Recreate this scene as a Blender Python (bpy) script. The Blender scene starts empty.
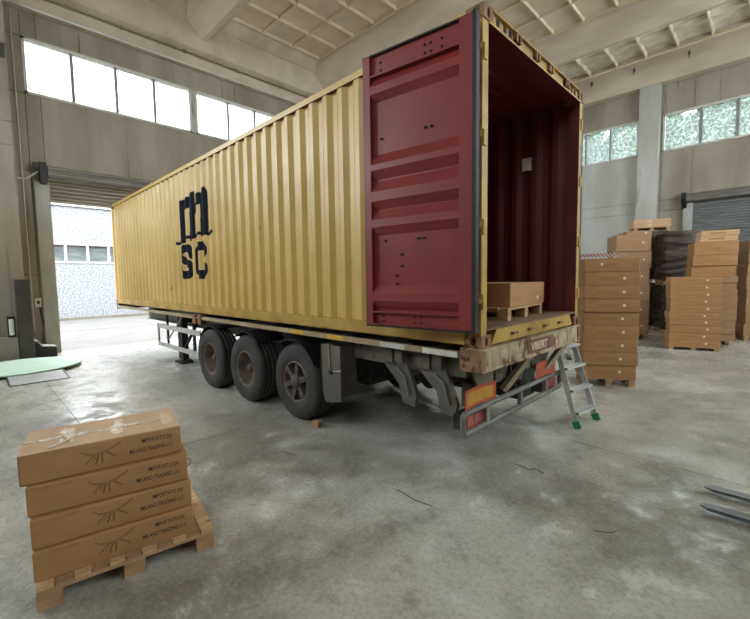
import bpy, bmesh, math, random
from mathutils import Matrix, Vector, noise
random.seed(7)
scene = bpy.context.scene
COL = scene.collection
PI = math.pi

# ------------------------------------------------------------------ camera
F_PX = 403.87
CAM = (1.798, -3.135, 1.933)
ROWS = ((0.71109745, 0.70294681, -0.01435955),
        (0.04321713, -0.06408476, -0.99700824),
        (-0.70176399, 0.70834944, -0.07594985))
cd = bpy.data.cameras.new('camera')
cd.sensor_width = 36.0
cd.sensor_fit = 'HORIZONTAL'
cd.lens = F_PX / 750 * 36.0
cd.clip_end = 300
cam = bpy.data.objects.new('camera', cd)
COL.objects.link(cam)
m = Matrix.Identity(4)
for i in range(3):
    m[i][0] = ROWS[0][i]; m[i][1] = -ROWS[1][i]; m[i][2] = -ROWS[2][i]; m[i][3] = CAM[i]
cam.matrix_world = m
scene.camera = cam

# ------------------------------------------------------------------ light
world = bpy.data.worlds.new('overcast_sky')
scene.world = world
world.use_nodes = True
wb = world.node_tree.nodes['Background']
wb.inputs[0].default_value = (0.93, 0.97, 1.0, 1)
wb.inputs[1].default_value = 3.0
scene.view_settings.view_transform = 'Standard'
scene.view_settings.look = 'None'
scene.view_settings.gamma = 1.0
scene.view_settings.use_curve_mapping = False
scene.view_settings.exposure = 2.0


def portal(cx, cy, cz, sx, sy, direction):
    """sampling portal over a real opening, facing into the hall"""
    l = bpy.data.lights.new('daylight_portal', 'AREA')
    l.shape = 'RECTANGLE'; l.size = sx; l.size_y = sy
    l.cycles.is_portal = True
    o = bpy.data.objects.new('daylight_portal', l)
    COL.objects.link(o)
    o.location = (cx, cy, cz)
    o.rotation_euler = Vector(direction).to_track_quat('-Z', 'Z' if abs(direction[2]) < .5 else 'Y').to_euler()


# ------------------------------------------------------------------ materials
def lin(r, g, b):
    f = lambda v: (v / 255 / 12.92) if v / 255 <= .04045 else ((v / 255 + .055) / 1.055) ** 2.4
    return (f(r), f(g), f(b), 1)


def mat(name, c1, c2=None, scale=4.0, rough=.6, rough2=None, bump=0.0, bscale=None, metal=0.0, stretch=(1, 1, 1),
        lo=.35, hi=.65, spots=None, detail=6, spec=.5):
    """procedural material: noise between c1 and c2, optional rust/dirt spots"""
    M = bpy.data.materials.new(name); M.use_nodes = True
    nt = M.node_tree; N = nt.nodes; L = nt.links
    b = N['Principled BSDF']
    b.inputs['Metallic'].default_value = metal
    b.inputs['Roughness'].default_value = rough
    b.inputs['Specular IOR Level'].default_value = spec
    tc = N.new('ShaderNodeTexCoord'); mp = N.new('ShaderNodeMapping')
    mp.inputs['Scale'].default_value = stretch
    L.new(tc.outputs['Object'], mp.inputs[0])
    nz = N.new('ShaderNodeTexNoise'); nz.inputs['Scale'].default_value = scale; nz.inputs['Detail'].default_value = detail
    L.new(mp.outputs[0], nz.inputs['Vector'])
    mr = N.new('ShaderNodeMapRange'); mr.inputs[1].default_value = lo; mr.inputs[2].default_value = hi
    L.new(nz.outputs[0], mr.inputs[0])
    mx = N.new('ShaderNodeMix'); mx.data_type = 'RGBA'
    mx.inputs[6].default_value = c1; mx.inputs[7].default_value = c2 or c1
    L.new(mr.outputs[0], mx.inputs[0])
    col = mx.outputs[2]
    if spots:
        sc, sscale, thr, sstr = spots
        n2 = N.new('ShaderNodeTexNoise'); n2.inputs['Scale'].default_value = sscale; n2.inputs['Detail'].default_value = 8
        mp2 = N.new('ShaderNodeMapping'); mp2.inputs['Scale'].default_value = sstr; mp2.inputs['Location'].default_value = (3.1, 1.7, .4)
        L.new(tc.outputs['Object'], mp2.inputs[0]); L.new(mp2.outputs[0], n2.inputs['Vector'])
        m2 = N.new('ShaderNodeMapRange'); m2.inputs[1].default_value = thr; m2.inputs[2].default_value = thr + .06
        L.new(n2.outputs[0], m2.inputs[0])
        x2 = N.new('ShaderNodeMix'); x2.data_type = 'RGBA'
        L.new(m2.outputs[0], x2.inputs[0]); L.new(col, x2.inputs[6]); x2.inputs[7].default_value = sc
        col = x2.outputs[2]
    L.new(col, b.inputs['Base Color'])
    if rough2 is not None:
        m3 = N.new('ShaderNodeMapRange'); m3.inputs[1].default_value = lo; m3.inputs[2].default_value = hi
        m3.inputs[3].default_value = rough; m3.inputs[4].default_value = rough2
        L.new(nz.outputs[0], m3.inputs[0]); L.new(m3.outputs[0], b.inputs['Roughness'])
    if bump:
        n3 = N.new('ShaderNodeTexNoise'); n3.inputs['Scale'].default_value = bscale or scale * 6; n3.inputs['Detail'].default_value = 4
        L.new(mp.outputs[0], n3.inputs['Vector'])
        bp = N.new('ShaderNodeBump'); bp.inputs['Strength'].default_value = bump; bp.inputs['Distance'].default_value = .02
        L.new(n3.outputs[0], bp.inputs['Height']); L.new(bp.outputs[0], b.inputs['Normal'])
    return M


def glass(name, tint, mottled=False):
    M = bpy.data.materials.new(name); M.use_nodes = True
    nt = M.node_tree; N = nt.nodes; L = nt.links
    N.remove(N['Principled BSDF'])
    out = N['Material Output']
    t = N.new('ShaderNodeBsdfTransparent'); t.inputs[0].default_value = tint
    g = N.new('ShaderNodeBsdfGlossy'); g.inputs['Roughness'].default_value = .08
    mx = N.new('ShaderNodeMixShader'); mx.inputs[0].default_value = .06
    L.new(t.outputs[0], mx.inputs[1]); L.new(g.outputs[0], mx.inputs[2])
    if mottled:
        tc = N.new('ShaderNodeTexCoord')
        nz = N.new('ShaderNodeTexNoise'); nz.inputs['Scale'].default_value = 11; nz.inputs['Detail'].default_value = 7
        L.new(tc.outputs['Object'], nz.inputs['Vector'])
        r = N.new('ShaderNodeValToRGB')
        r.color_ramp.elements[0].position = .36; r.color_ramp.elements[0].color = (.3, .36, .34, 1)
        r.color_ramp.elements[1].position = .6; r.color_ramp.elements[1].color = tint
        L.new(nz.outputs[0], r.inputs[0]); L.new(r.outputs[0], t.inputs[0])
        tl = N.new('ShaderNodeBsdfTranslucent'); tl.inputs[0].default_value = (.86, .9, .9, 1)
        m2 = N.new('ShaderNodeMixShader'); m2.inputs[0].default_value = .13
        L.new(t.outputs[0], m2.inputs[1]); L.new(tl.outputs[0], m2.inputs[2]); L.new(m2.outputs[0], mx.inputs[1])
    L.new(mx.outputs[0], out.inputs[0])
    return M


M = {}
M['wall'] = mat('wall_concrete', lin(168, 158, 143), lin(142, 132, 118), 1.2, .85, bump=.12, bscale=25, stretch=(1, 1, .25),
                spots=(lin(118, 108, 96), 1.6, .63, (3, 3, .16)))
M['wall_pale'] = mat('pale_painted_concrete', lin(196, 196, 190), lin(176, 174, 166), 1.5, .8, bump=.08, stretch=(1, 1, .3),
                     spots=(lin(150, 142, 130), 1.4, .66, (2, 2, .3)))
M['beam'] = mat('beam_concrete', lin(208, 196, 174), lin(186, 173, 150), 1.3, .85, bump=.1, bscale=20, stretch=(.4, 1, 1))
M['ceil'] = mat('ceiling_concrete', lin(226, 211, 184), lin(208, 192, 164), 1.1, .9, bump=.1, bscale=18)
M['ceil_pale'] = mat('pale_ceiling_concrete', lin(234, 226, 208), lin(206, 194, 172), 2.4, .9, bump=.1, bscale=18)
M['joint'] = mat('joint_filler', lin(104, 102, 96), lin(84, 82, 76), 8, .9)
M['white_frame'] = mat('white_window_frame', lin(214, 212, 204), lin(198, 195, 186), 4, .5)
M['grey_frame'] = mat('grey_aluminium', lin(150, 150, 146), lin(136, 136, 132), 4, .45, metal=.3)
M['glass_clear'] = glass('clear_glass', (.92, .95, .96, 1))
M['glass_mottled'] = glass('mottled_glass', (.8, .88, .88, 1), True)
M['skylight'] = glass('skylight_polycarbonate', (.82, .82, .8, 1))
M['shutter_left'] = mat('galvanised_shutter', lin(150, 142, 128), lin(128, 120, 106), 3, .45, metal=.3, stretch=(1, 1, 6))
M['shutter_right'] = mat('grey_shutter', lin(128, 129, 128), lin(108, 109, 108), 3, .45, metal=.2, stretch=(.6, 1, 4))
M['dark_steel'] = mat('dark_steel', lin(74, 72, 70), lin(56, 54, 52), 5, .55)
M['cable'] = mat('brown_grey_cable', lin(146, 136, 120), lin(126, 117, 102), 5, .6)
M['drum'] = mat('drum_housing', lin(118, 112, 104), lin(92, 87, 80), 3, .5, stretch=(1, 1, 8))
M['guide'] = mat('door_guide_steel', lin(176, 178, 170), lin(158, 160, 152), 3, .5, stretch=(1, 1, .3))
M['asphalt'] = mat('yard_concrete', lin(92, 91, 88), lin(82, 81, 78), 1.2, .9)
M['kerb'] = mat('kerb_stone', lin(112, 108, 98), lin(96, 92, 84), 4, .9)
M['pebble'] = mat('pebbledash', lin(146, 148, 151), lin(104, 108, 114), 14, .95, lo=.44, hi=.6, bump=.3, bscale=24)
M['band'] = mat('facade_band', lin(150, 142, 138), lin(136, 128, 124), 3, .9)
M['far_glass'] = mat('far_window_glass', lin(104, 110, 112), lin(80, 86, 88), 1.4, .25, stretch=(1, 1, 3))

M['yellow'] = mat('container_yellow', lin(208, 174, 102), lin(196, 160, 86), 1.2, .34, .42, spots=(lin(150, 112, 60), 5, .69, (1, 1, .5)), bump=.03, bscale=6)
M['yellow_worn'] = mat('worn_yellow_paint', lin(190, 153, 74), lin(160, 124, 56), 3, .5, spots=(lin(112, 76, 48), 6, .66, (1, 1, 1)))
M['rust'] = mat('rusty_casting', lin(118, 82, 58), lin(150, 112, 74), 9, .7, spots=(lin(70, 46, 36), 12, .56, (1, 1, 1)))
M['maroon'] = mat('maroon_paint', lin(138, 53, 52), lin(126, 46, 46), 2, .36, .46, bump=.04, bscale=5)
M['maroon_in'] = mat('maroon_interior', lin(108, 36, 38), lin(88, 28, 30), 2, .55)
M['gasket'] = mat('black_rubber', lin(38, 36, 38), lin(26, 25, 27), 10, .5)
M['hole'] = mat('dark_recess_paint', lin(30, 22, 20), lin(22, 16, 14), 10, .9)
M['ink'] = mat('navy_logo_paint', lin(24, 28, 40), lin(18, 21, 32), 3, .85, spec=.15)
M['ply'] = mat('worn_plywood', lin(134, 108, 82), lin(104, 82, 62), 3, .7, stretch=(1, 6, 1))
M['tyre'] = mat('tyre_rubber', lin(62, 59, 56), lin(46, 44, 42), 6, .8, bump=.1)
M['rim'] = mat('dusty_rim', lin(124, 107, 95), lin(92, 77, 68), 7, .65)
M['rim_dark'] = mat('rust_brown_hub', lin(96, 82, 74), lin(66, 54, 48), 9, .7)
M['chassis'] = mat('chassis_grey', lin(102, 95, 83), lin(74, 68, 59), 4, .65, spots=(lin(64, 52, 42), 7, .6, (1, 1, 1)))
M['strut'] = mat('strut_paint', lin(166, 152, 124), lin(132, 118, 94), 5, .6)
M['strut_dark'] = mat('gusset_paint', lin(128, 117, 97), lin(100, 90, 73), 4, .65)
M['chassis_dark'] = mat('chassis_dark', lin(52, 48, 45), lin(36, 33, 31), 5, .7)
M['bolster'] = mat('weathered_cream_paint', lin(188, 170, 136), lin(146, 126, 96), 5, .6, spots=(lin(98, 68, 48), 7, .575, (1, 1.2, .8)))
M['rail'] = mat('rail_paint', lin(176, 158, 124), lin(146, 124, 92), 3, .55, stretch=(.5, 1, 1), spots=(lin(128, 98, 70), 5, .64, (.6, 1, 1)))
M['rail_yellow'] = mat('reflective_yellow', lin(214, 172, 60), lin(196, 150, 46), 6, .45)
M['rail_white'] = mat('reflective_white', lin(226, 222, 214), lin(200, 194, 184), 6, .45, spots=(lin(140, 112, 90), 9, .64, (1, 1, 1)))
M['guard'] = mat('guard_alu', lin(196, 194, 186), lin(168, 166, 158), 4, .45)
M['fender'] = mat('grey_fender_plastic', lin(104, 98, 88), lin(84, 79, 71), 3, .6, stretch=(1, 1, .4))
M['orange_red'] = mat('reflector_red_border', lin(186, 78, 46), lin(168, 66, 40), 8, .45)
M['amber'] = mat('reflector_yellow', lin(196, 146, 44), lin(178, 126, 36), 9, .45)
M['lamp_red'] = mat('tail_lamp_red', lin(150, 62, 66), lin(126, 44, 48), 8, .35)
M['lamp_orange'] = mat('tail_lamp_orange', lin(176, 92, 62), lin(154, 76, 52), 8, .35)
M['tube'] = mat('grey_tube', lin(120, 117, 110), lin(96, 92, 86), 5, .55)
M['plate'] = mat('brown_nameplate', lin(124, 82, 62), lin(104, 66, 50), 6, .6)
M['plate_text'] = mat('raised_letter_cream', lin(206, 188, 156), lin(184, 164, 134), 8, .6)

M['card'] = mat('cardboard', lin(177, 132, 87), lin(164, 119, 76), 2.5, .75, stretch=(1, 1, 3))
M['card_dark'] = mat('darker_cardboard', lin(164, 128, 94), lin(150, 115, 83), 2.5, .75, stretch=(1, 1, 3))
M['card_pale'] = mat('paler_cardboard', lin(206, 170, 132), lin(190, 152, 114), 2.5, .75, stretch=(1, 1, 3))
M['tape'] = mat('packing_tape', lin(206, 176, 138), lin(230, 208, 178), 14, .25, lo=.45, hi=.6, bump=.3)
M['tape_white'] = mat('crumpled_clear_tape', lin(232, 224, 212), lin(206, 184, 152), 18, .25, lo=.45, hi=.6, bump=.5)
M['print'] = mat('black_print', lin(52, 42, 36), lin(44, 36, 32), 8, .8)
M['print_soft'] = mat('brown_line_print', lin(134, 94, 60), lin(124, 86, 54), 8, .8)
M['print_faint'] = mat('faint_print', lin(168, 123, 78), lin(160, 116, 72), 8, .8)
M['label'] = mat('white_paper_label', lin(232, 230, 224), lin(222, 218, 210), 8, .6)
M['wood'] = mat('pallet_wood', lin(186, 150, 110), lin(158, 122, 86), 3, .75, stretch=(1, 8, 8), bump=.1)
M['wood_pale'] = mat('pale_pallet_wood', lin(222, 188, 148), lin(196, 156, 112), 3, .75, stretch=(1, 8, 8), spots=(lin(164, 120, 84), 9, .6, (1, 3, 3)))
M['alu'] = mat('ladder_aluminium', lin(206, 208, 206), lin(190, 192, 190), 6, .35, metal=.4)
M['green'] = mat('green_plastic', lin(40, 136, 72), lin(32, 120, 62), 8, .45)
M['fork'] = mat('fork_steel', lin(140, 143, 145), lin(116, 120, 122), 5, .4, metal=.3)
M['film_dark'] = mat('dark_stretch_film', lin(78, 56, 44), lin(26, 19, 16), 4, .25, .45, stretch=(.6, .6, 4), bump=1.0, bscale=10)
M['mint'] = mat('pale_green_turntable', lin(180, 212, 192), lin(196, 220, 204), 3, .6)
M['ramp'] = mat('worn_steel_ramp', lin(178, 180, 178), lin(160, 162, 160), 4, .5)
M['mast'] = mat('charcoal_mast', lin(78, 72, 71), lin(66, 61, 60), 4, .5)
M['machine_grey'] = mat('machine_grey', lin(150, 144, 132), lin(136, 130, 120), 4, .6)
M['white_plastic'] = mat('white_plastic', lin(220, 220, 214), lin(206, 206, 200), 5, .5)
M['red_white'] = None
M['leaf'] = mat('leaf_green', lin(112, 132, 104), lin(84, 104, 76), 1.5, .7)
M['bark'] = mat('bark', lin(96, 82, 68), lin(76, 64, 52), 6, .9)


def stripes(name, c1, c2, period):
    Mt = bpy.data.materials.new(name); Mt.use_nodes = True
    N = Mt.node_tree.nodes; L = Mt.node_tree.links
    tc = N.new('ShaderNodeTexCoord'); sp = N.new('ShaderNodeSeparateXYZ'); L.new(tc.outputs['Object'], sp.inputs[0])
    a = N.new('ShaderNodeMath'); a.operation = 'ADD'; L.new(sp.outputs[0], a.inputs[0]); L.new(sp.outputs[2], a.inputs[1])
    f = N.new('ShaderNodeMath'); f.operation = 'MULTIPLY'; f.inputs[1].default_value = 1 / period; L.new(a.outputs[0], f.inputs[0])
    fr = N.new('ShaderNodeMath'); fr.operation = 'FRACT'; L.new(f.outputs[0], fr.inputs[0])
    g = N.new('ShaderNodeMath'); g.operation = 'GREATER_THAN'; g.inputs[1].default_value = .5; L.new(fr.outputs[0], g.inputs[0])
    x = N.new('ShaderNodeMix'); x.data_type = 'RGBA'; x.inputs[6].default_value = c1; x.inputs[7].default_value = c2
    L.new(g.outputs[0], x.inputs[0]); L.new(x.outputs[2], N['Principled BSDF'].inputs['Base Color'])
    return Mt


M['red_white'] = stripes('red_white_barrier', lin(200, 182, 170), lin(146, 84, 80), .075)


def floor_mat():
    Mt = bpy.data.materials.new('polished_concrete_floor'); Mt.use_nodes = True
    N = Mt.node_tree.nodes; L = Mt.node_tree.links; b = N['Principled BSDF']
    g = N.new('ShaderNodeNewGeometry')

    def nz(scale, detail, rough=.6, dist=0.0, st=(1, 1, 1)):
        mp = N.new('ShaderNodeMapping'); mp.inputs['Scale'].default_value = st
        L.new(g.outputs['Position'], mp.inputs[0])
        n = N.new('ShaderNodeTexNoise'); n.inputs['Scale'].default_value = scale; n.inputs['Detail'].default_value = detail
        n.inputs['Roughness'].default_value = rough; n.inputs['Distortion'].default_value = dist
        L.new(mp.outputs[0], n.inputs['Vector']); return n.outputs[0]

    def mr(s, a, c, d=0.0, e=1.0):
        m_ = N.new('ShaderNodeMapRange'); m_.inputs[1].default_value = a; m_.inputs[2].default_value = c
        m_.inputs[3].default_value = d; m_.inputs[4].default_value = e; L.new(s, m_.inputs[0]); return m_.outputs[0]

    def mix(f, c1, c2):
        x = N.new('ShaderNodeMix'); x.data_type = 'RGBA'; L.new(f, x.inputs[0])
        for s, c in ((6, c1), (7, c2)):
            if isinstance(c, tuple): x.inputs[s].default_value = c
            else: L.new(c, x.inputs[s])
        return x.outputs[2]
    big = nz(.5, 6, .6, .2)
    mid = nz(2.2, 12, .74, .15)
    fine = nz(30, 8, .75)
    c = mix(mr(big, .42, .58), lin(138, 134, 123), lin(184, 181, 170))
    c = mix(mr(mid, .51, .62, 0, .8), c, lin(208, 206, 197))
    c = mix(mr(mid, .48, .36, 0, .6), c, lin(112, 107, 96))
    c = mix(mr(fine, .5, .68, 0, .5), c, lin(112, 110, 101))
    c = mix(mr(fine, .48, .34, 0, .4), c, lin(204, 202, 192))
    # sparse dark stains
    st = nz(1.1, 9, .72, .4)
    c = mix(mr(st, .66, .78, 0, .3), c, lin(96, 95, 90))
    L.new(c, b.inputs['Base Color'])
    r = mr(mid, .44, .58, .55, .14)
    L.new(r, b.inputs['Roughness'])
    b.inputs['Specular IOR Level'].default_value = .6
    bp = N.new('ShaderNodeBump'); bp.inputs['Strength'].default_value = .18; bp.inputs['Distance'].default_value = .012
    L.new(mid, bp.inputs['Height']); L.new(bp.outputs[0], b.inputs['Normal'])
    return Mt


M['floor'] = floor_mat()


# ------------------------------------------------------------------ mesh helpers
class MB:
    def __init__(s): s.v = []; s.f = []; s.mi = []; s.cur = 0

    def poly(s, pts, faces):
        o = len(s.v); s.v += [tuple(p) for p in pts]
        for f in faces: s.f.append([o + i for i in f]); s.mi.append(s.cur)
        return s

    def box(s, x0, y0, z0, x1, y1, z1):
        if x0 > x1: x0, x1 = x1, x0
        if y0 > y1: y0, y1 = y1, y0
        if z0 > z1: z0, z1 = z1, z0
        return s.poly([(x0, y0, z0), (x1, y0, z0), (x1, y1, z0), (x0, y1, z0), (x0, y0, z1), (x1, y0, z1), (x1, y1, z1), (x0, y1, z1)],
                      [(0, 3, 2, 1), (4, 5, 6, 7), (0, 1, 5, 4), (1, 2, 6, 5), (2, 3, 7, 6), (3, 0, 4, 7)])

    def prism(s, prof, axis, a, b):
        """extrude 2D profile along axis between a and b; profile coords are the two other axes in xyz order"""
        n = len(prof)
        def pt(p, t):
            q = [p[0], p[1]]; q.insert(axis, t); return tuple(q)
        pts = [pt(p, a) for p in prof] + [pt(p, b) for p in prof]
        fs = [tuple(range(n - 1, -1, -1)), tuple(range(n, 2 * n))] + [(i, (i + 1) % n, n + (i + 1) % n, n + i) for i in range(n)]
        return s.poly(pts, fs)

    def bar(s, p, q, w, h, up=(0, 0, 1)):
        p = Vector(p); q = Vector(q); d = (q - p).normalized(); u = Vector(up)
        if abs(d.dot(u)) > .98: u = Vector((1, 0, 0))
        r = d.cross(u).normalized(); u = r.cross(d).normalized()
        c = [(-w / 2, -h / 2), (w / 2, -h / 2), (w / 2, h / 2), (-w / 2, h / 2)]
        pts = [p + r * a + u * b for a, b in c] + [q + r * a + u * b for a, b in c]
        return s.poly(pts, [(3, 2, 1, 0), (4, 5, 6, 7), (0, 1, 5, 4), (1, 2, 6, 5), (2, 3, 7, 6), (3, 0, 4, 7)])

    def tube(s, path, r, n=10, closed=False):
        P = [Vector(p) for p in path]; k = len(P); o = len(s.v)
        up = Vector((0, 0, 1))
        for i, p in enumerate(P):
            if closed: d = (P[(i + 1) % k] - P[i - 1]).normalized()
            else: d = (P[min(i + 1, k - 1)] - P[max(i - 1, 0)]).normalized()
            u = up if abs(d.dot(up)) < .95 else Vector((1, 0, 0))
            a = d.cross(u).normalized(); b_ = a.cross(d).normalized()
            for j in range(n):
                t = 2 * PI * j / n; s.v.append(tuple(p + a * math.cos(t) * r + b_ * math.sin(t) * r))
        for i in range(k if closed else k - 1):
            for j in range(n):
                a = o + i * n + j; b_ = o + i * n + (j + 1) % n
                c = o + ((i + 1) % k) * n + (j + 1) % n; d = o + ((i + 1) % k) * n + j
                s.f.append([a, b_, c, d]); s.mi.append(s.cur)
        if not closed:
            s.f.append([o + j for j in range(n - 1, -1, -1)]); s.mi.append(s.cur)
            s.f.append([o + (k - 1) * n + j for j in range(n)]); s.mi.append(s.cur)
        return s

    def lathe(s, prof, n=40, axis='y'):
        """prof: (radius, along-axis) closed profile if first==last"""
        o = len(s.v); k = len(prof)
        for r, t in prof:
            for j in range(n):
                a = 2 * PI * j / n
                if axis == 'y': s.v.append((r * math.cos(a), t, r * math.sin(a)))
                elif axis == 'z': s.v.append((r * math.cos(a), r * math.sin(a), t))
                else: s.v.append((t, r * math.cos(a), r * math.sin(a)))
        for i in range(k - 1):
            for j in range(n):
                s.f.append([o + i * n + j, o + i * n + (j + 1) % n, o + (i + 1) * n + (j + 1) % n, o + (i + 1) * n + j]); s.mi.append(s.cur)
        return s

    def mesh(s, name, mats, smooth=False):
        me = bpy.data.meshes.new(name)
        me.from_pydata(s.v, [], s.f)
        for m_ in (mats if isinstance(mats, (list, tuple)) else [mats]): me.materials.append(m_)
        me.polygons.foreach_set('material_index', s.mi)
        bm = bmesh.new(); bm.from_mesh(me); bmesh.ops.recalc_face_normals(bm, faces=bm.faces); bm.to_mesh(me); bm.free()
        if smooth:
            for p in me.polygons: p.use_smooth = True
        me.update()
        return me

    def build(s, name, mats, parent=None, smooth=False, loc=None, rotz=0):
        return link(name, s.mesh(name, mats, smooth), parent, loc, rotz)


def link(name, me, parent=None, loc=None, rotz=0):
    o = bpy.data.objects.new(name, me); COL.objects.link(o)
    if parent: o.parent = parent
    if loc is not None: o.location = loc
    if rotz: o.rotation_euler = (0, 0, rotz)
    return o


def tag(o, label, cat, group=None):
    o['label'] = label; o['category'] = cat
    if group: o['group'] = group
    return o


def struct(o):
    o['kind'] = 'structure'; return o


def thing(name, label, cat, loc=(0, 0, 0), rotz=0, group=None):
    o = bpy.data.objects.new(name, None); COL.objects.link(o)
    o.location = loc; o.rotation_euler = (0, 0, rotz); o.empty_display_size = .2
    return tag(o, label, cat, group)


def bevel_box(w, d, h, bev, mats, name):
    """box centred on x,y, base at z 0, bevelled"""
    bm = bmesh.new()
    bmesh.ops.create_cube(bm, size=1.0, matrix=Matrix.Translation((0, 0, h / 2)) @ Matrix.Diagonal((w, d, h, 1)))
    bmesh.ops.bevel(bm, geom=bm.edges[:], offset=bev, segments=2, affect='EDGES', profile=.5)
    me = bpy.data.meshes.new(name); bm.to_mesh(me); bm.free()
    me.materials.append(mats)
    return me


def text_mesh(txt, size, offset=0.0, extrude=.0006, align='LEFT'):
    cu = bpy.data.curves.new('lettering', 'FONT'); cu.body = txt; cu.size = size; cu.extrude = extrude; cu.offset = offset
    cu.align_x = align; cu.align_y = 'BOTTOM_BASELINE'; cu.resolution_u = 3
    o = bpy.data.objects.new('tmp', cu); COL.objects.link(o)
    dg = bpy.context.evaluated_depsgraph_get(); dg.update()
    me = bpy.data.meshes.new_from_object(o.evaluated_get(dg))
    bpy.data.objects.remove(o); bpy.data.curves.remove(cu)
    me.name = 'lettering'
    return me


def holed_plate(mb, org, ex, ey, w, h, rx, ry, depth, n=16):
    """rectangle (org + ex*u + ey*v) with an oval hole sunk by depth along -(ex x ey)"""
    org, ex, ey = Vector(org), Vector(ex), Vector(ey); nn = ex.cross(ey)
    outer, inner, deep = [], [], []
    for j in range(n):
        a = 2 * PI * (j + .5) / n; c, s_ = math.cos(a), math.sin(a)
        k = min((w / 2) / max(abs(c), 1e-6), (h / 2) / max(abs(s_), 1e-6))
        outer.append(org + ex * (w / 2 + c * k) + ey * (h / 2 + s_ * k))
        p = org + ex * (w / 2 + rx * c) + ey * (h / 2 + ry * s_)
        inner.append(p); deep.append(p - nn * depth)
    pts = outer + inner + deep
    mb.poly(pts, [(j, (j + 1) % n, n + (j + 1) % n, n + j) for j in range(n)])
    c0 = mb.cur
    mb.poly(pts, [(n + j, n + (j + 1) % n, 2 * n + (j + 1) % n, 2 * n + j) for j in range(n)])
    mb.cur = 1
    mb.poly(deep, [tuple(range(n))]); mb.cur = c0
    # corner triangles
    cs = [org, org + ex * w, org + ex * w + ey * h, org + ey * h]
    for cpt in cs:
        near = sorted(range(n), key=lambda j: (outer[j] - cpt).length)[:2]
        mb.poly([cpt, outer[near[0]], outer[near[1]]], [(0, 1, 2)])


# ================================================================== SETTING
XW, YR = -12.5, 17.2          # inner faces of left wall and right wall
XB, YF = 9.0, -9.0            # unseen walls behind the photographer
ZC = 10.8                     # underside of ceiling panels

# ---- floor: slabs with recessed joints
fb = MB().box(XW - .4, YF - .4, -.25, XB + .4, YR + .4, -.02).build('floor', M['joint'])
struct(fb)
xs = [XW, -3.1, 2.9, XB]
for i in range(len(xs) - 1):
    ys = [YF, -6.05, -2.15, 1.75, 5.65, 9.55, 13.45, YR] if i == 0 else [YF, -5.2, 1.75, 8.7, YR]
    for j in range(len(ys) - 1):
        g = .0035
        MB().box(xs[i] + g, ys[j] + g, -.02, xs[i + 1] - g, ys[j + 1] - g, 0).build('slab', M['floor'], fb)


# ---- walls as precast panels
def wall(name, axis, pos, sign, us, zs, openings, mt, thick=.3, mt_of=None):
    """axis 0: wall in plane x=pos, us along y; sign: outward direction of thickness. panels are children."""
    root = None
    back = MB()
    cells = []
    for i in range(len(us) - 1):
        for k in range(len(zs) - 1):
            u0, u1, z0, z1 = us[i], us[i + 1], zs[k], zs[k + 1]
            if any(u0 >= a - 1e-4 and u1 <= b + 1e-4 and z0 >= c - 1e-4 and z1 <= d + 1e-4 for a, b, c, d in openings): continue
            a, b = pos + sign * .06, pos + sign * thick
            if axis == 0: back.box(a, u0, z0, b, u1, z1)
            else: back.box(u0, a, z0, u1, b, z1)
            cells.append((u0, u1, z0, z1))
    root = struct(back.build(name, M['joint']))
    for u0, u1, z0, z1 in cells:
        g = .007
        q = MB()
        if axis == 0: q.box(pos, u0 + g, z0 + g, pos + sign * .06, u1 - g, z1 - g)
        else: q.box(u0 + g, pos, z0 + g, u1 - g, pos + sign * .06, z1 - g)
        q.build('panel', M[mt_of(u0, u1, z0, z1)] if mt_of else M[mt], root)
    return root


DOOR_Y0, DOOR_Y1, DOOR_Z = -1.40, 4.2, 4.95
wall('wall_left', 0, XW, -1, [YF, -8.6, -3.6, -1.72, -1.40, 4.2, 6.1, 11.0, YR], [0, 2.17, 4.95, 6.95, 8.4, 9.05, 10.9],
     [(-1.40, 4.2, 0, 4.95), (-1.72, 6.1, 6.95, 8.4), (-8.6, -3.6, 4.95, 9.05), (11.0, YR, 6.95, 8.4)], 'wall')
wall('wall_right', 1, YR, 1, [XW, -7.6, -4.75, -2.55, -1.72, -.72, 3.6, 5.0, XB], [0, 4.55, 4.98, 6.92, 8.4, 9.55, 10.9],
     [(-7.6, -2.55, 6.92, 8.4), (-1.72, 3.6, 6.92, 8.4), (5.0, XB, 6.92, 8.4)], 'wall',
     mt_of=lambda a, b, c, d: 'wall_pale' if b <= -2.5 and d <= 7 else 'wall')
wall('wall_front', 1, YF, -1, [XW, -12.2, -6.2, 1.0, 5.8, XB], [0, 4.6, 6.5, 9.4, 10.9],
     [(-12.2, -6.2, 4.6, 9.4), (1.0, 5.8, 6.5, 9.4)], 'wall')
wall('wall_back', 0, XB, 1, [YF, -3.0, 2.6, 14.6, YR], [0, 4.2, 9.2, 10.9],
     [(2.6, 14.6, 4.2, 9.2)], 'wall')

# left wall pilaster at the frame edge, with joints
pil = MB()
for z0, z1 in ((0, 5.42), (5.43, 6.0), (6.01, 7.52), (7.9, 10.4)):
    pil.box(XW, -3.4, z0, XW + .45, -2.06, z1)
struct(pil.build('wall_pilaster', M['wall']))
struct(MB().box(XW, -3.38, 7.52, XW + .38, -2.08, 7.9).build('trim_1', M['dark_steel']))
# right wall pilaster
struct(MB().box(-2.50, YR - .35, 0, -1.80, YR, 9.55).build('wall_pilaster', M['wall_pale']))
struct(MB().box(4.1, YR - .35, 0, 4.8, YR, 9.55).build('wall_pilaster', M['wall_pale']))
struct(MB().box(-9.0, YR - .35, 0, -8.3, YR, 9.55).build('wall_pilaster', M['wall_pale']))

# ---- edge beams under the roof
rb = MB()
rb.prism([(XW, 9.05), (XW + .16, 9.05), (XW + .16, 9.42), (XW + .12, 9.46), (XW + .12, 9.5), (XW + .42, 9.56), (XW + .42, 10.42),
          (XW + .5, 10.46), (XW + .95, 10.86), (XW, 10.86)], 1, YF, YR - .3)
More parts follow.
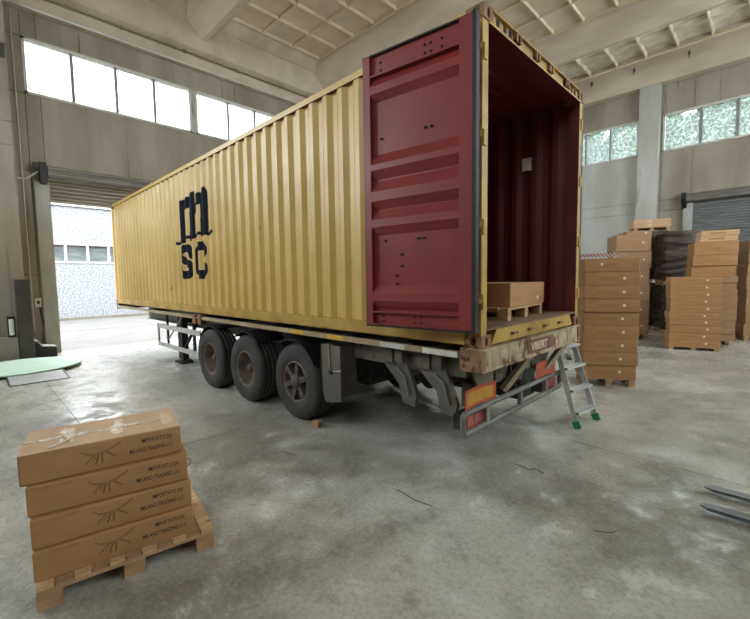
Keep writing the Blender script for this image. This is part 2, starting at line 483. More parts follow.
# profile is (x,z) -> axis 1
left_beam = struct(rb.build('edge_beam', M['beam']))
rb = MB(); rb.box(XW, YR - .42, 9.55, XB, YR, 10.62)
struct(rb.build('edge_beam', M['beam']))
rb = MB(); rb.box(XW, YR - .5, 10.66, XB, YR - .3, 10.8)
struct(rb.build('edge_beam', M['beam']))
rb = MB(); rb.box(XW, YF, 9.55, XB, YF + .35, 10.7)
struct(rb.build('edge_beam', M['beam']))

# ---- wing-shaped roof beams running along x
BEAMS = [-7.2, -2.15, 2.97, 8.08, 13.2]
for y in BEAMS:
    q = MB()
    q.prism([(y - .08, 9.92), (y + .08, 9.92), (y + .5, 10.36), (y + .62, 10.6), (y + .66, 10.86), (y - .66, 10.86), (y - .62, 10.6), (y - .5, 10.36)],
            0, XW + .4, XB)
    struct(q.build('roof_beam', M['beam']))

# ---- ceiling bays with ribs; skylights over the bays behind the photographer's view
edges = [YF] + BEAMS + [YR]
SKYLIGHT_BAYS = ()
for b in range(len(edges) - 1):
    y0 = edges[b] + (.66 if b else 0); y1 = edges[b + 1] - (.66 if b < len(edges) - 2 else .3)
    mtc = M['ceil_pale'] if b == len(edges) - 2 else M['ceil']
    sky = b in SKYLIGHT_BAYS
    slab = MB()
    if not sky:
        slab.box(XW, y0, ZC + .02, XB, y1, ZC + .2)
    else:
        slab.box(XW, y0, ZC + .02, -9.5, y1, ZC + .2); slab.box(7.5, y0, ZC + .02, XB, y1, ZC + .2)
    slab.box(XW, y0 - .1, ZC + .2, -9.5, y1 + .1, ZC + .24)
    ce = struct(slab.build('ceiling', mtc))
    n = 0; x = -11.6
    rd = .15 if b == len(edges) - 2 else .085
    ribm = MB().prism([(-.025, ZC - rd), (.025, ZC - rd), (.04, ZC + .03), (-.04, ZC + .03)], 1, y0, y1).mesh('rib', mtc)
    while x < XB:
        link('rib', ribm, ce, (x, 0, 0)); x += 1.035
    k = 3 if y1 - y0 > 3.4 else 2
    longm = MB().box(-11.6, -.035, ZC - rd + .02, XB, .035, ZC + .03).mesh('rib', mtc)
    for t in range(1, k):
        link('rib', longm, ce, (0, y0 + (y1 - y0) * t / k, 0))
    MB().box(-11.6, y0, ZC - .12, XB, y0 + .05, ZC + .03).build('rib', mtc, ce)
    MB().box(-11.6, y1 - .05, ZC - .12, XB, y1, ZC + .03).build('rib', mtc, ce)
    if sky:
        for t in range(k):
            a = y0 + (y1 - y0) * t / k; c = y0 + (y1 - y0) * (t + 1) / k
            struct(MB().box(-9.5, a, ZC + .06, 7.5, c, ZC + .08).build('skylight', M['skylight']))
        portal(-1, (y0 + y1) / 2, ZC + .15, 17, y1 - y0, (0, 0, -1))


# ---- windows
wn = [0]


def window(axis, pos, inward, us, z0, z1, glassm, post_w=.05, fr=.07):
    """us: pane boundaries along the wall. Frame mesh is the window; panes and mullions are children."""
    wn[0] += 1
    d0, d1 = (pos - inward * .14, pos + inward * .03)

    def bx(q, u0, c0, u1, c1, a=d0, b=d1):
        if axis == 0: q.box(a, u0, c0, b, u1, c1)
        else: q.box(u0, a, c0, u1, b, c1)
        return q
    q = MB()
    bx(q, us[0], z0, us[-1], z0 + fr); bx(q, us[0], z1 - fr, us[-1], z1)
    bx(q, us[0], z0, us[0] + fr, z1); bx(q, us[-1] - fr, z0, us[-1], z1)
    w = struct(q.build('window_%d' % wn[0], M['white_frame']))
    for u in us[1:-1]:
        bx(MB(), u - post_w / 2, z0 + fr, u + post_w / 2, z1 - fr).build('mullion', M['grey_frame'], w)
    for a, b in zip(us[:-1], us[1:]):
        bx(MB(), a + .03, z0 + .03, b - .03, z1 - .03, pos - inward * .07, pos - inward * .06).build('pane', glassm, w)
    u = (us[0] + us[-1]) / 2
    if axis == 0: portal(pos - inward * .2, u, (z0 + z1) / 2, us[-1] - us[0], z1 - z0, (inward, 0, 0))
    else: portal(u, pos - inward * .2, (z0 + z1) / 2, us[-1] - us[0], z1 - z0, (0, inward, 0))


window(0, XW, 1, [-1.72, -.66, .41, 1.46, 2.6], 6.95, 8.4, M['glass_clear'], .08)
window(0, XW, 1, [2.74, 3.9, 4.95, 6.1], 6.95, 8.4, M['glass_clear'], .08)
struct(MB().box(XW - .2, 2.6, 6.95, XW + .03, 2.74, 8.4).build('trim_2', M['wall_pale']))
window(0, XW, 1, [-8.6, -7.6, -6.6, -5.6, -4.6, -3.6], 4.95, 9.05, M['glass_clear'], .08)
window(0, XW, 1, [11.0, 12.24, 13.48, 14.72, 15.96, YR], 6.95, 8.4, M['glass_clear'], .08)
window(1, YR, -1, [-7.6, -6.6, -5.6, -4.62, -3.62, -2.55], 6.92, 8.4, M['glass_mottled'], .06)
window(1, YR, -1, [-1.72, -.5, .56, 1.62, 2.66, 3.6], 6.92, 8.4, M['glass_mottled'], .1)
window(1, YR, -1, [5.0, 6, 7, 8, XB], 6.92, 8.4, M['glass_mottled'], .1)
window(1, YF, 1, [-12.2 + 1.5 * k for k in range(5)], 4.6, 9.4, M['glass_clear'], .08)
window(1, YF, 1, [1.0 + 1.2 * k for k in range(5)], 6.5, 9.4, M['glass_clear'], .08)
window(0, XB, -1, [2.6 + 1.5 * k for k in range(9)], 4.2, 9.2, M['glass_clear'], .08)
portal(XW - .2, 1.4, 2.1, 5.6, 4.2, (1, 0, 0))


# ---- roller doors
def roller_curtain(axis, pos, inward, u0, u1, z0, z1, pitch, amp, mt, name, parent):
    q = MB(); n = int(round((z1 - z0) / pitch)); pr = []
    for k in range(n):
        z = z0 + k * pitch
        for t, d in ((0, 0), (.12, .35), (.3, 1), (.7, 1), (.88, .35)):
            pr.append((z + t * pitch, d))
    pr.append((z0 + n * pitch, 0))
    pts = []
    for z, d in pr:
        for u in (u0, u1):
            a = pos + inward * amp * d
            pts.append((a, u, z) if axis == 0 else (u, a, z))
    q.poly(pts, [(2 * i, 2 * i + 1, 2 * i + 3, 2 * i + 2) for i in range(len(pr) - 1)])
    off = len(pr)
    pts2 = [tuple(c - (inward * .02 if i == axis else 0) for i, c in enumerate(p)) for p in pts]
    q.poly(pts2, [(2 * i, 2 * i + 2, 2 * i + 3, 2 * i + 1) for i in range(len(pr) - 1)])
    return q.build(name, mt, parent)


d1 = struct(MB().box(XW - .05, DOOR_Y0 - .28, 0, XW + .12, DOOR_Y0 + .04, 4.68).build('door_1', M['guide']))
MB().box(XW - .05, DOOR_Y1 - .04, 0, XW + .12, DOOR_Y1 + .28, 4.68).build('guide_rail', M['guide'], d1)
roller_curtain(0, XW - .02, 1, DOOR_Y0 + .03, DOOR_Y1 - .03, 4.22, 4.86, .107, .035, M['shutter_left'], 'shutter_curtain', d1)
MB().box(XW - .03, DOOR_Y0 + .03, 4.16, XW + .03, DOOR_Y1 - .03, 4.225).build('bottom_bar', M['shutter_left'], d1)
hous = MB().prism([(XW + .0, 4.7), (XW + .2, 4.72), (XW + .34, 4.8), (XW + .36, 4.96), (XW + .28, 5.08), (XW, 5.12)], 1, DOOR_Y0, DOOR_Y1)
hous.build('roller_drum', M['drum'], d1)
for k_, (xx, zz) in enumerate(((.20, 4.735), (.345, 4.86), (.325, 5.02), (.2, 5.095))):
    MB().box(XW + xx - .012, DOOR_Y0, zz - .012, XW + xx + .022, DOOR_Y1, zz + .012).build('drum_slat', M['shutter_left'], d1)
brk = MB().box(XW, DOOR_Y0 - .16, 4.6, XW + .34, DOOR_Y0 - .02, 5.15); brk.build('end_bracket', M['gasket'], d1)
MB().lathe([(0, 0), (.1, 0), (.1, .12), (0, .12)], 14, 'y').build('drum_motor', M['dark_steel'], d1, loc=(XW + .2, DOOR_Y0 - .28, 5.05))
MB().tube([(XW + .14, DOOR_Y0 - .16, 4.95), (XW + .14, DOOR_Y0 - .3, 4.82), (XW + .1, DOOR_Y0 - .42, 4.72), (XW + .05, DOOR_Y0 - .52, 4.7), (XW + .03, DOOR_Y0 - .6, 4.72)], .018, 8).build('motor_cable', M['white_plastic'], d1)
d2 = struct(MB().box(-.92, YR - .14, 0, -.62, YR, 4.75).build('door_2', M['guide']))
roller_curtain(1, YR - .06, -1, -.62, 4.0, 0.0, 4.8, .1, .03, M['shutter_right'], 'shutter_curtain', d2)
MB().prism([(YR - .34, 4.78), (YR - .05, 4.7), (YR, 5.08), (YR - .28, 5.08), (YR - .36, 4.98)], 0, -.82, 4.05).build('roller_drum', M['drum'], d2)
MB().prism([(YR - .3, 5.12), (YR, 5.14), (YR, 4.5), (YR - .12, 4.5), (YR - .34, 4.9)], 0, -.98, -.82).build('end_bracket', M['gasket'], d2)
# ---- outside: yard, kerb, far building, trees
struct(MB().box(-60, -45, -.3, XW - .4, 50, -.03).build('ground_yard', M['asphalt']))
struct(MB().box(XW - .4, -45, -.3, 60, YF - .4, -.03).build('ground_yard', M['asphalt']))
struct(MB().box(XW - .4, YR + .4, -.3, 60, 50, -.03).build('ground_yard', M['asphalt']))
struct(MB().box(-25.2, -20, -.03, -24.7, 20, .1).build('trim_3', M['kerb']))
struct(MB().box(-18.8, -20, -.032, -18.6, 20, -.02).build('trim_4', M['kerb']))
fbld = thing('white_factory_building', 'white pebbledash building with a window band seen through the open roller door', 'building', (-25.6, 2, -.03))
for y0 in range(-18, 24, 6):
    MB().box(-6, y0 - 2 + .01, 0, 0, y0 + 4 - .01, 3.08).build('wall_panel', M['pebble'], fbld)
    MB().box(-6, y0 - 2 + .01, 4.36, 0, y0 + 4 - .01, 6.12).build('wall_panel', M['pebble'], fbld)
MB().box(-6, -20, 4.02, .02, 26, 4.35).build('lintel_band', M['band'], fbld)
MB().box(-6, -20, 6.13, .12, 26, 6.3).build('roof_coping', M['white_frame'], fbld)
k = 0
yy = .78 - 2 - 1.0 * 18
while yy < 22:
    MB().box(-.15, yy + .05, 3.1, -.12, yy + .95, 4.0).build('pane', M['far_glass'], fbld)
    MB().box(-.2, yy - .05, 3.09, .02, yy + .05, 4.01).build('mullion', M['white_frame'], fbld)
    yy += 1.0
MB().box(-.2, -20, 3.06, .04, 26, 3.14).build('window_sill', M['white_frame'], fbld)
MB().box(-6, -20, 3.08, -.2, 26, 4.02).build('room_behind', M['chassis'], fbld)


def tree(loc, h, r, label, seed):
    rnd = random.Random(seed)
    t = thing('leafy_tree', label, 'tree', loc, group='trees behind the right windows')
    MB().tube([(0, 0, 0), (.1, .05, h * .3), (-.05, .1, h * .6), (.05, 0, h * .85)], .2, 8).build('trunk', M['bark'], t)
    q = MB()
    for i in range(5200):
        a = rnd.uniform(0, 2 * PI); cz = rnd.uniform(-1, 1); rr = r * (rnd.random() ** .4)
        s = math.sqrt(1 - cz * cz)
        c = Vector((rr * s * math.cos(a), rr * s * math.sin(a), h * .68 + rr * cz * 1.25))
        n1 = Vector((rnd.gauss(0, 1), rnd.gauss(0, 1), rnd.gauss(0, 1))).normalized()
        n2 = n1.orthogonal().normalized(); n3 = n1.cross(n2); sz = rnd.uniform(.16, .34)
        q.poly([c - n2 * sz, c + n3 * sz * .5, c + n2 * sz, c - n3 * sz * .5], [(0, 1, 2, 3)])
    q.build('crown', M['leaf'], t)


for i, (x, y, h, r, lb) in enumerate(((-8.6, 27, 13.5, 2.5, 'leftmost leafy tree beyond the right wall windows'),
                                      (-3.2, 26, 12, 2.4, 'leafy tree seen through window left of the right pilaster'),
                                      (2.2, 28, 14, 2.5, 'tall leafy tree seen through window right of the pilaster'),
                                      (7.6, 27, 13, 2.4, 'rightmost leafy tree beyond the right wall windows'),
                                      (-.6, 34, 16.5, 2.9, 'distant leafy tree behind the right pilaster'),
                                      (-6.2, 34, 16, 2.6, 'distant leafy tree at the left window panes of the right wall'),
                                      (5.6, 34, 16, 2.9, 'distant leafy tree at the far right window panes'))):
    tree((x, y, -.03), h, r, lb, i)

# ---- conduits on the left edge beam
o = MB().tube([(XW + .24, -1.95, 9.06), (XW + .24, 11, 9.06)], .026, 8).build('conduit_pipe', M['white_plastic'], smooth=True)
tag(o, 'long white conduit pipe running under the edge beam above the left windows', 'pipe')
MB().tube([(XW + .17, -1.9, 9.47), (XW + .17, 11, 9.47)], .022, 6).build('cable', M['cable'], left_beam)
for y in (-1.2, .6, 2.4, 4.2, 6.0, 7.8):
    MB().box(XW + .12, y - .035, 9.42, XW + .21, y + .035, 9.55).build('cable_clip', M['cable'], left_beam)
o = MB().tube([(XW + .06, -1.9, .35), (XW + .06, -1.9, 8.95)], .011, 8).build('drop_conduit', M['white_plastic'], smooth=True)
tag(o, 'thin vertical conduit down the wall beside the left pilaster', 'pipe')
t = thing('switch_box', 'small white switch box on the wall left of the roller door', 'switch box', (XW, -1.78, 1.3))
MB().box(.0, -.07, 0, .09, .07, .24).build('housing', M['white_plastic'], t)
MB().box(.09, -.03, .08, .1, .03, .16).build('button', M['dark_steel'], t)
MB().tube([(.05, .02, 0), (.05, .05, -.3), (.05, .16, -.7), (.05, .2, -1.0)], .012, 6).build('cable', M['dark_steel'], t)
for k, x in enumerate((-4.3, -2.7, -.9, .9)):
    t = thing('beam_hook', 'small dark hook on the right edge beam, number %s from the container' % ('one', 'two', 'three', 'four')[k], 'hook', (x, YR - .42, 10.3))
    MB().box(-.03, -.08, -.05, .03, 0, .08).build('plate', M['dark_steel'], t)
    MB().tube([(0, -.06, -.03), (0, -.12, -.1), (0, -.1, -.17)], .015, 6).build('hook_bar', M['dark_steel'], t)

# ================================================================== CONTAINER
ZB, H, LEN, W = 1.30, 2.896, 12.192, 2.438
ct = thing('shipping_container', 'long yellow corrugated high-cube container with maroon inside, rear doors open', 'container', (-LEN / 2, W / 2, ZB))
OX, OY, OZ = LEN / 2, -W / 2, -ZB   # world -> local offsets


def cpart(q, name, mats, parent=None, smooth=False):
    q.v = [(x + OX, y + OY, z + OZ) for x, y, z in q.v]
    o = q.build(name, mats, parent or ct, smooth)
    if parent and parent is not ct: pass
    return o


PITCH, DEPTH = .2775, .042
PH = -1.53 + .035      # centre of the +x facing slope


def corr(x):
    """inward offset of the side sheet at x"""
    t = ((x - PH) / PITCH) % 1.0 * PITCH   # 0 = centre of slope going in
    a = .035
    if t < a: return DEPTH * (.5 + t / (2 * a))
    if t < a + .07: return DEPTH
    if t < a + .07 + .0685: return DEPTH * (1 - (t - a - .07) / .0685)
    if t < PITCH - a: return 0.0
    return DEPTH * (t - (PITCH - a)) / (2 * a)


def corr_breaks(x0, x1):
    out = [x0]; k = math.floor((x0 - PH) / PITCH) - 1
    while PH + k * PITCH < x1 + PITCH:
        for b in (-.035, .035, .105, .1735):
            x = PH + k * PITCH + b
            if x0 + .004 < x < x1 - .004: out.append(x)
        k += 1
    return sorted(out) + [x1]


ZS0, ZS1 = ZB + .16, ZB + H - .075
bx = corr_breaks(-LEN + .12, -.12)
for side in (0, 1):
    q = MB()
    f = (lambda x: .012 + corr(x)) if side == 0 else (lambda x: W - .012 - corr(x))
    th = .004 if side == 0 else -.004
    n = len(bx)
    outer = [(x, f(x), z) for x in bx for z in (ZS0, ZS1)]
    inner = [(x, f(x) + th, z) for x in bx for z in (ZS0, ZS1)]
    fs = [(2 * i, 2 * i + 2, 2 * i + 3, 2 * i + 1) for i in range(n - 1)]
    q.cur = 0; q.poly(outer, fs if side == 0 else [f_[::-1] for f_ in fs])
    q.cur = 1; q.poly(inner, [f_[::-1] for f_ in fs] if side == 0 else fs)
    me = bpy.data.meshes.new('side_wall')
    me.from_pydata([(x + OX, y + OY, z + OZ) for x, y, z in q.v], [], q.f)
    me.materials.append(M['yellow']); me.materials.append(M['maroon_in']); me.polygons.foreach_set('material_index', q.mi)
    sw = link('side_wall', me, ct)
    if side == 0: near_side = sw
# front end wall (corrugated) and roof
q = MB(); n = 9
for i in range(n):
    y = .12 + i * .246
    q.box(-LEN + .03, y, ZS0, -LEN + .045, y + .12, ZS1); q.box(-LEN + .06, y + .12, ZS0, -LEN + .075, y + .246, ZS1)
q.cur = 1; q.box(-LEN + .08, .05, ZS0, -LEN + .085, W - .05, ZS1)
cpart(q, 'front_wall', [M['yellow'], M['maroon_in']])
q = MB(); x = -LEN + .1
pr = []
while x < -.35:
    pr += [(x, 0), (x + .03, .018), (x + .12, .018), (x + .15, 0)]; x += .21
pr.append((-.12, 0))
zr = ZB + H - .03
q.cur = 0; q.poly([(x, y, zr + d) for x, d in pr for y in (.05, W - .05)], [(2 * i, 2 * i + 2, 2 * i + 3, 2 * i + 1) for i in range(len(pr) - 1)])
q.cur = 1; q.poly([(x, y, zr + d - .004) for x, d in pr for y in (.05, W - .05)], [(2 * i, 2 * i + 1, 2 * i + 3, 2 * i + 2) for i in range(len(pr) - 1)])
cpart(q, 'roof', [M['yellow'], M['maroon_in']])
# rails
for y0, y1 in ((0, .06), (W - .06, W)):
    q = MB().box(-LEN + .17, y0, ZB + H - .08, -.17, y1, ZB + H - .01); q.mi[4 if y0 == 0 else 2] = 1; q.mi[0] = 1
    cpart(q, 'top_rail', [M['yellow'], M['maroon_in']])
    q = MB(); yo = y0 if y0 == 0 else y1 - .05
    q.box(-LEN + .17, yo, ZB + .012, -.17, yo + .05, ZB + .165)
    q.box(-LEN + .17, y0, ZB + .012, -.17, y1, ZB + .025)
    cpart(q, 'bottom_rail', M['yellow_worn'])
# corner castings
for cx in (-LEN, -.178):
    for cy in (0, W - .162):
        for cz in (ZB, ZB + H - .118):
            q = MB(); x1, y1, z1 = cx + .178, cy + .162, cz + .118
            e = .0
            # side hole plate
            if cy == 0: holed_plate(q, (cx, cy, cz), (1, 0, 0), (0, 0, 1), .178, .118, .03, .042, .05)
            else: holed_plate(q, (x1, y1, cz), (-1, 0, 0), (0, 0, 1), .178, .118, .03, .042, .05)
            if cx > -1: holed_plate(q, (x1, cy, cz), (0, 1, 0), (0, 0, 1), .162, .118, .025, .042, .05)
            else: holed_plate(q, (cx, y1, cz), (0, -1, 0), (0, 0, 1), .162, .118, .025, .042, .05)
            # remaining faces
            P8 = [(cx, cy, cz), (x1, cy, cz), (x1, y1, cz), (cx, y1, cz), (cx, cy, z1), (x1, cy, z1), (x1, y1, z1), (cx, y1, z1)]
            fs = [(0, 3, 2, 1), (4, 5, 6, 7)]
            fs.append((2, 3, 7, 6) if cy == 0 else (0, 1, 5, 4))
            fs.append((3, 0, 4, 7) if cx > -1 else (1, 2, 6, 5))
            q.poly(P8, fs)
            cpart(q, 'corner_casting', [M['rust'], M['hole']])
# corner posts
for cy in (0, W - .1):
    cpart(MB().box(-LEN + .01, cy, ZB + .118, -LEN + .12, cy + .1, ZB + H - .118), 'front_post', M['yellow'])
    q = MB()
    q.box(-.14, cy + (.006 if cy == 0 else .0), ZB + .118, -.012, cy + (.1 if cy == 0 else .094), ZB + H - .118)
    q.mi[4 if cy == 0 else 2] = 1; q.mi[5] = 1
    po = cpart(q, 'rear_post', [M['yellow_worn'], M['maroon_in']])
    for z in (ZB + .35, ZB + 1.0, ZB + 1.75, ZB + 2.45):      # hinge lugs
        cpart(MB().box(-.03, cy + (.012 if cy == 0 else .04), z, .004, cy + (.06 if cy == 0 else .088), z + .13), 'hinge_lug', M['yellow_worn'], po)
# floor, sill, header
fl_z = ZB + .155
cpart(MB().box(-LEN + .08, .05, fl_z - .03, -.09, W - .05, fl_z), 'floor_panel', M['ply'])
q = MB()
for x in [-.6 - .6 * i for i in range(19)]:
    q.box(x - .03, .06, ZB + .03, x + .03, W - .06, ZB + .125)
cpart(q, 'floor_cross_members', M['chassis_dark'])
q = MB().prism([(.20, ZB + .02), (W - .20, ZB + .02), (W - .29, ZB + .15), (W - .12, ZB + .155), (W - .12, ZB + .17), (.12, ZB + .17), (.12, ZB + .155), (.29, ZB + .15)], 0, -.12, -.015)
sill = cpart(q, 'door_sill', M['yellow_worn'])
cpart(MB().box(-.13, .1, ZB + .155, -.005, W - .1, ZB + .172), 'sill_plate', M['ply'], sill)
for y in (.62, 1.0, 1.40, 1.80):
    cpart(MB().box(-.015, y - .05, ZB + .075, .02, y + .05, ZB + .1), 'rod_keeper', M['rust'], sill)
q = MB()
hz0, hz1 = ZB + H - .118, ZB + H - .012
q.box(-.12, .16, hz0, -.02, W - .16, hz1)
head = cpart(q, 'door_header', M['yellow_worn'])
q = MB().box(-.12, .1, hz0 - .018, .0, W - .1, hz0); q.mi[0] = 1; cpart(q, 'header_lip', [M['yellow_worn'], M['maroon_in']], head)
cpart(MB().box(-.02, .16, hz1 - .012, .012, W - .16, hz1), 'header_lip', M['yellow_worn'], head)
for y in (.27, .40, .50, W - .27, W - .37, W - .46):
    cpart(MB().box(-.0195, y - .028, hz0 + .03, -.017, y + .028, hz0 + .085), 'vent_slot', M['hole'], head)
for y in (.62, 1.05, 1.40, 1.85):
    q = MB(); q.box(-.02, y - .05, hz0 + .02, .015, y - .02, hz0 + .09); q.box(-.02, y + .02, hz0 + .02, .015, y + .05, hz0 + .09)
    q.box(-.02, y - .05, hz0 + .02, .0, y + .05, hz0 + .04)
    cpart(q, 'rod_keeper', M['rust'], head)
# white sticker on the inner right wall
cpart(MB().box(-.76, W - .058, 3.38, -.60, W - .056, 3.55), 'paper_sticker', M['label'])

# ---- door leaves
DW, DZ0, DZ1 = 1.17, 1.455, 4.075


def door(hx, hy, ang, mirror):
    """leaf in local frame: u from hinge to free edge, n towards the viewer side (inside face)"""
    du = Vector((math.cos(ang), math.sin(ang), 0)); dn = Vector((du.y, -du.x, 0))
    if not mirror: dn = Vector((-du.y, du.x, 0))
    def T(u, n, z):
        p = Vector((hx, hy, 0)) + du * u + dn * n; return (p.x, p.y, z)

    def B(u0, u1, n0, n1, z0, z1):
        q = MB().box(u0, n0, z0, u1, n1, z1); q.v = [T(*p) for p in q.v]; return q
    # profile along z of the pressed panel (n offset)
    prof = [(DZ1 - .215, .008)]
    for zt, zm, zf, zb in ((3.85, 3.77, 3.70, 3.635), (3.14, 3.04, 2.985, 2.90), (2.885, 2.78, 2.69, 2.61), (2.60, 2.51, 2.44, 2.36), (1.87, 1.79, 1.715, 1.63)):
        prof += [(zt, .008), (zm, .058), (zf, .06), (zb, .008)]
    prof += [(DZ0 + .15, .008)]
    prof = sorted(prof, reverse=True)
    q = MB()
    pts = [T(u, n, z) for z, n in prof for u in (.15, DW - .075)]
    q.poly(pts, [(2 * i, 2 * i + 1, 2 * i + 3, 2 * i + 2) for i in range(len(prof) - 1)])
    q.cur = 1
    pts = [T(u, n - .004, z) for z, n in prof for u in (.15, DW - .075)]
    q.poly(pts, [(2 * i, 2 * i + 2, 2 * i + 3, 2 * i + 1) for i in range(len(prof) - 1)])
    leaf = cpart(q, 'door_leaf', [M['maroon'], M['yellow']])
    S = lambda qq, nm, mt: cpart(qq, nm, mt, leaf)
    S(B(.035, .155, .0, .06, DZ0 + .02, DZ1 - .015), 'hinge_stile', M['maroon'])
    S(B(DW - .085, DW - .005, .0, .06, DZ0 + .02, DZ1 - .015), 'free_stile', M['maroon'])
    qq = B(.155, DW - .085, .0, .018, DZ1 - .215, DZ1 - .015); q2 = B(.155, DW - .085, .018, .055, DZ1 - .215, DZ1 - .2)
    qq.poly(q2.v, q2.f); S(qq, 'top_rail', M['maroon'])
    qq = B(.155, DW - .085, .0, .018, DZ0 + .02, DZ0 + .15); q2 = B(.155, DW - .085, .018, .058, DZ0 + .14, DZ0 + .155); qq.poly(q2.v, q2.f)
    q2 = B(.155, DW - .085, .018, .06, DZ0 + .02, DZ0 + .032); qq.poly(q2.v, q2.f); S(qq, 'bottom_rail', M['maroon'])
    # gasket round the leaf
    qq = MB()
    for b in ((.0, .035, -.005, .068, DZ0, DZ1), (DW - .005, DW + .006, .0, .05, DZ0, DZ1), (.0, DW, .0, .05, DZ0, DZ0 + .02), (0, DW, .0, .045, DZ1 - .015, DZ1)):
        q2 = B(*b); qq.poly(q2.v, q2.f)
    S(qq, 'gasket', M['gasket'])
    # rows of bolts
    bolts = [(u, z) for u in (.33, .44, .50, .98) for z in (DZ1 - .09, DZ1 - .16)] + [(u, z) for u in (.44, .50, .98) for z in (3.28,)] \
        + [(u, 2.30) for u in (.52, .58, .95)] + [(u, z) for u in (.76, ) for z in (2.16, 2.05)] + [(.82, 1.96), (.82, 1.88)] \
        + [(u, z) for u in (.55, .62, .98) for z in (DZ0 + .06, DZ0 + .11)]
    for u, z in bolts:
        S(B(u - .011, u + .011, .012, .024, z - .009, z + .009), 'bolt', M['hole'])
    # lock rods and hinges on the outer face
    for u in (.42, .86):
        rn, rr = (-.012, .010) if mirror else (-.03, .017)
        q2 = MB().tube([T(u, rn, DZ0 - .02), T(u, rn, DZ1 + .03)], rr, 8); S(q2, 'lock_rod', M['yellow_worn'])
    for z in (ZB + .4, ZB + 1.05, ZB + 1.8, ZB + 2.5):
        S(B(-.01, .16, -.014, -.004, z, z + .05), 'hinge_strap', M['yellow_worn'])


aL = math.atan2(-.165, -1.155)
door(.0, -.062, aL, False)
aR = math.atan2(.012, -1.17)
door(-.03, W + .028, aR, True)

# ---- painted logo following the corrugation
def seg_d(p, a, b):
    ax, ay = a; bx_, by = b; px, py = p
    dx, dy = bx_ - ax, by - ay; L2 = dx * dx + dy * dy
    t = 0 if L2 == 0 else max(0, min(1, ((px - ax) * dx + (py - ay) * dy) / L2))
    return math.hypot(px - ax - t * dx, py - ay - t * dy)


def poly_in(p, poly):
    x, y = p; r = False; j = len(poly) - 1
    for i in range(len(poly)):
        if (poly[i][1] > y) != (poly[j][1] > y) and x < (poly[j][0] - poly[i][0]) * (y - poly[i][1]) / (poly[j][1] - poly[i][1]) + poly[i][0]: r = not r
        j = i
    return r


def logo(name, test0, x0, x1, z0, z1, step=.0085):
    x0 -= .11; x1 -= .11; z0 -= .02; z1 -= .02
    test = lambda p: test0((p[0] + .11, p[1] + .02))
    q = MB(); nx = int((x1 - x0) / step); nz = int((z1 - z0) / step)
    for i in range(nx):
        xa = x0 + i * step; xb = xa + step; xm = xa + step / 2; start = None
        for k in range(nz + 1):
            z = z0 + (k + .5) * step
            ins = k < nz and test((xm, z))
            if ins and start is None: start = z - step / 2
            if not ins and start is not None:
                ya = .012 + corr(xa) - .003; yb = .012 + corr(xb) - .003
                q.poly([(xa, ya, start), (xb, yb, start), (xb, yb, z - step / 2), (xa, ya, z - step / 2)], [(0, 1, 2, 3)]); start = None
    cpart(q, name, M['ink'], near_side)


mpolys = [[(-6.84, 2.70), (-6.58, 2.74), (-6.57, 3.60), (-6.83, 3.56)],
          [(-6.36, 2.74), (-6.08, 2.78), (-6.07, 3.68), (-6.34, 3.60)],
          [(-5.82, 2.80), (-5.50, 2.80), (-5.48, 3.56), (-5.56, 3.68), (-5.80, 3.60)],
          [(-6.60, 3.24), (-6.50, 3.36), (-6.34, 3.40), (-6.34, 3.62), (-6.44, 3.60), (-6.57, 3.44)],
          [(-6.08, 3.22), (-5.98, 3.36), (-5.80, 3.40), (-5.80, 3.62), (-5.92, 3.60), (-6.07, 3.44)]]
feet = [[(-7.08, 2.80), (-7.02, 2.74), (-6.84, 2.74)], [(-6.58, 2.80), (-6.46, 2.83), (-6.34, 2.83)], [(-6.09, 2.83), (-5.95, 2.86), (-5.82, 2.86)],
        [(-5.52, 2.82), (-5.38, 2.80), (-5.31, 2.84)]]
logo('logo_letter_m', lambda p: any(poly_in(p, g) for g in mpolys) or any(seg_d(p, a, b) < .032 for g in feet for a, b in zip(g[:-1], g[1:])), -7.15, -5.25, 2.65, 3.72)
spath = [(-6.33, 2.47), (-6.34, 2.55), (-6.42, 2.615), (-6.68, 2.615), (-6.77, 2.55), (-6.77, 2.45), (-6.70, 2.39), (-6.42, 2.30), (-6.34, 2.25), (-6.34, 2.15), (-6.42, 2.085), (-6.70, 2.085), (-6.80, 2.15), (-6.81, 2.23)]
logo('logo_letter_s', lambda p: any(seg_d(p, a, b) < .078 for a, b in zip(spath[:-1], spath[1:])), -6.95, -6.2, 1.98, 2.74)
cpath = [(-5.64, 2.49), (-5.64, 2.56), (-5.72, 2.615), (-5.93, 2.615), (-6.02, 2.55), (-6.02, 2.15), (-5.93, 2.085), (-5.72, 2.085), (-5.64, 2.14), (-5.64, 2.22)]
logo('logo_letter_c', lambda p: any(seg_d(p, a, b) < .084 for a, b in zip(cpath[:-1], cpath[1:])), -6.15, -5.5, 1.98, 2.74)

# ================================================================== TRAILER
tr = thing('container_trailer', 'three-axle container trailer with weathered cream rear beam under the yellow container', 'trailer', (-6.1, 1.22, 0))


def tpart(q, name, mats, parent=None, smooth=False):
    q.v = [(x + 6.1, y - 1.22, z) for x, y, z in q.v]
    return q.build(name, mats, parent or tr, smooth)


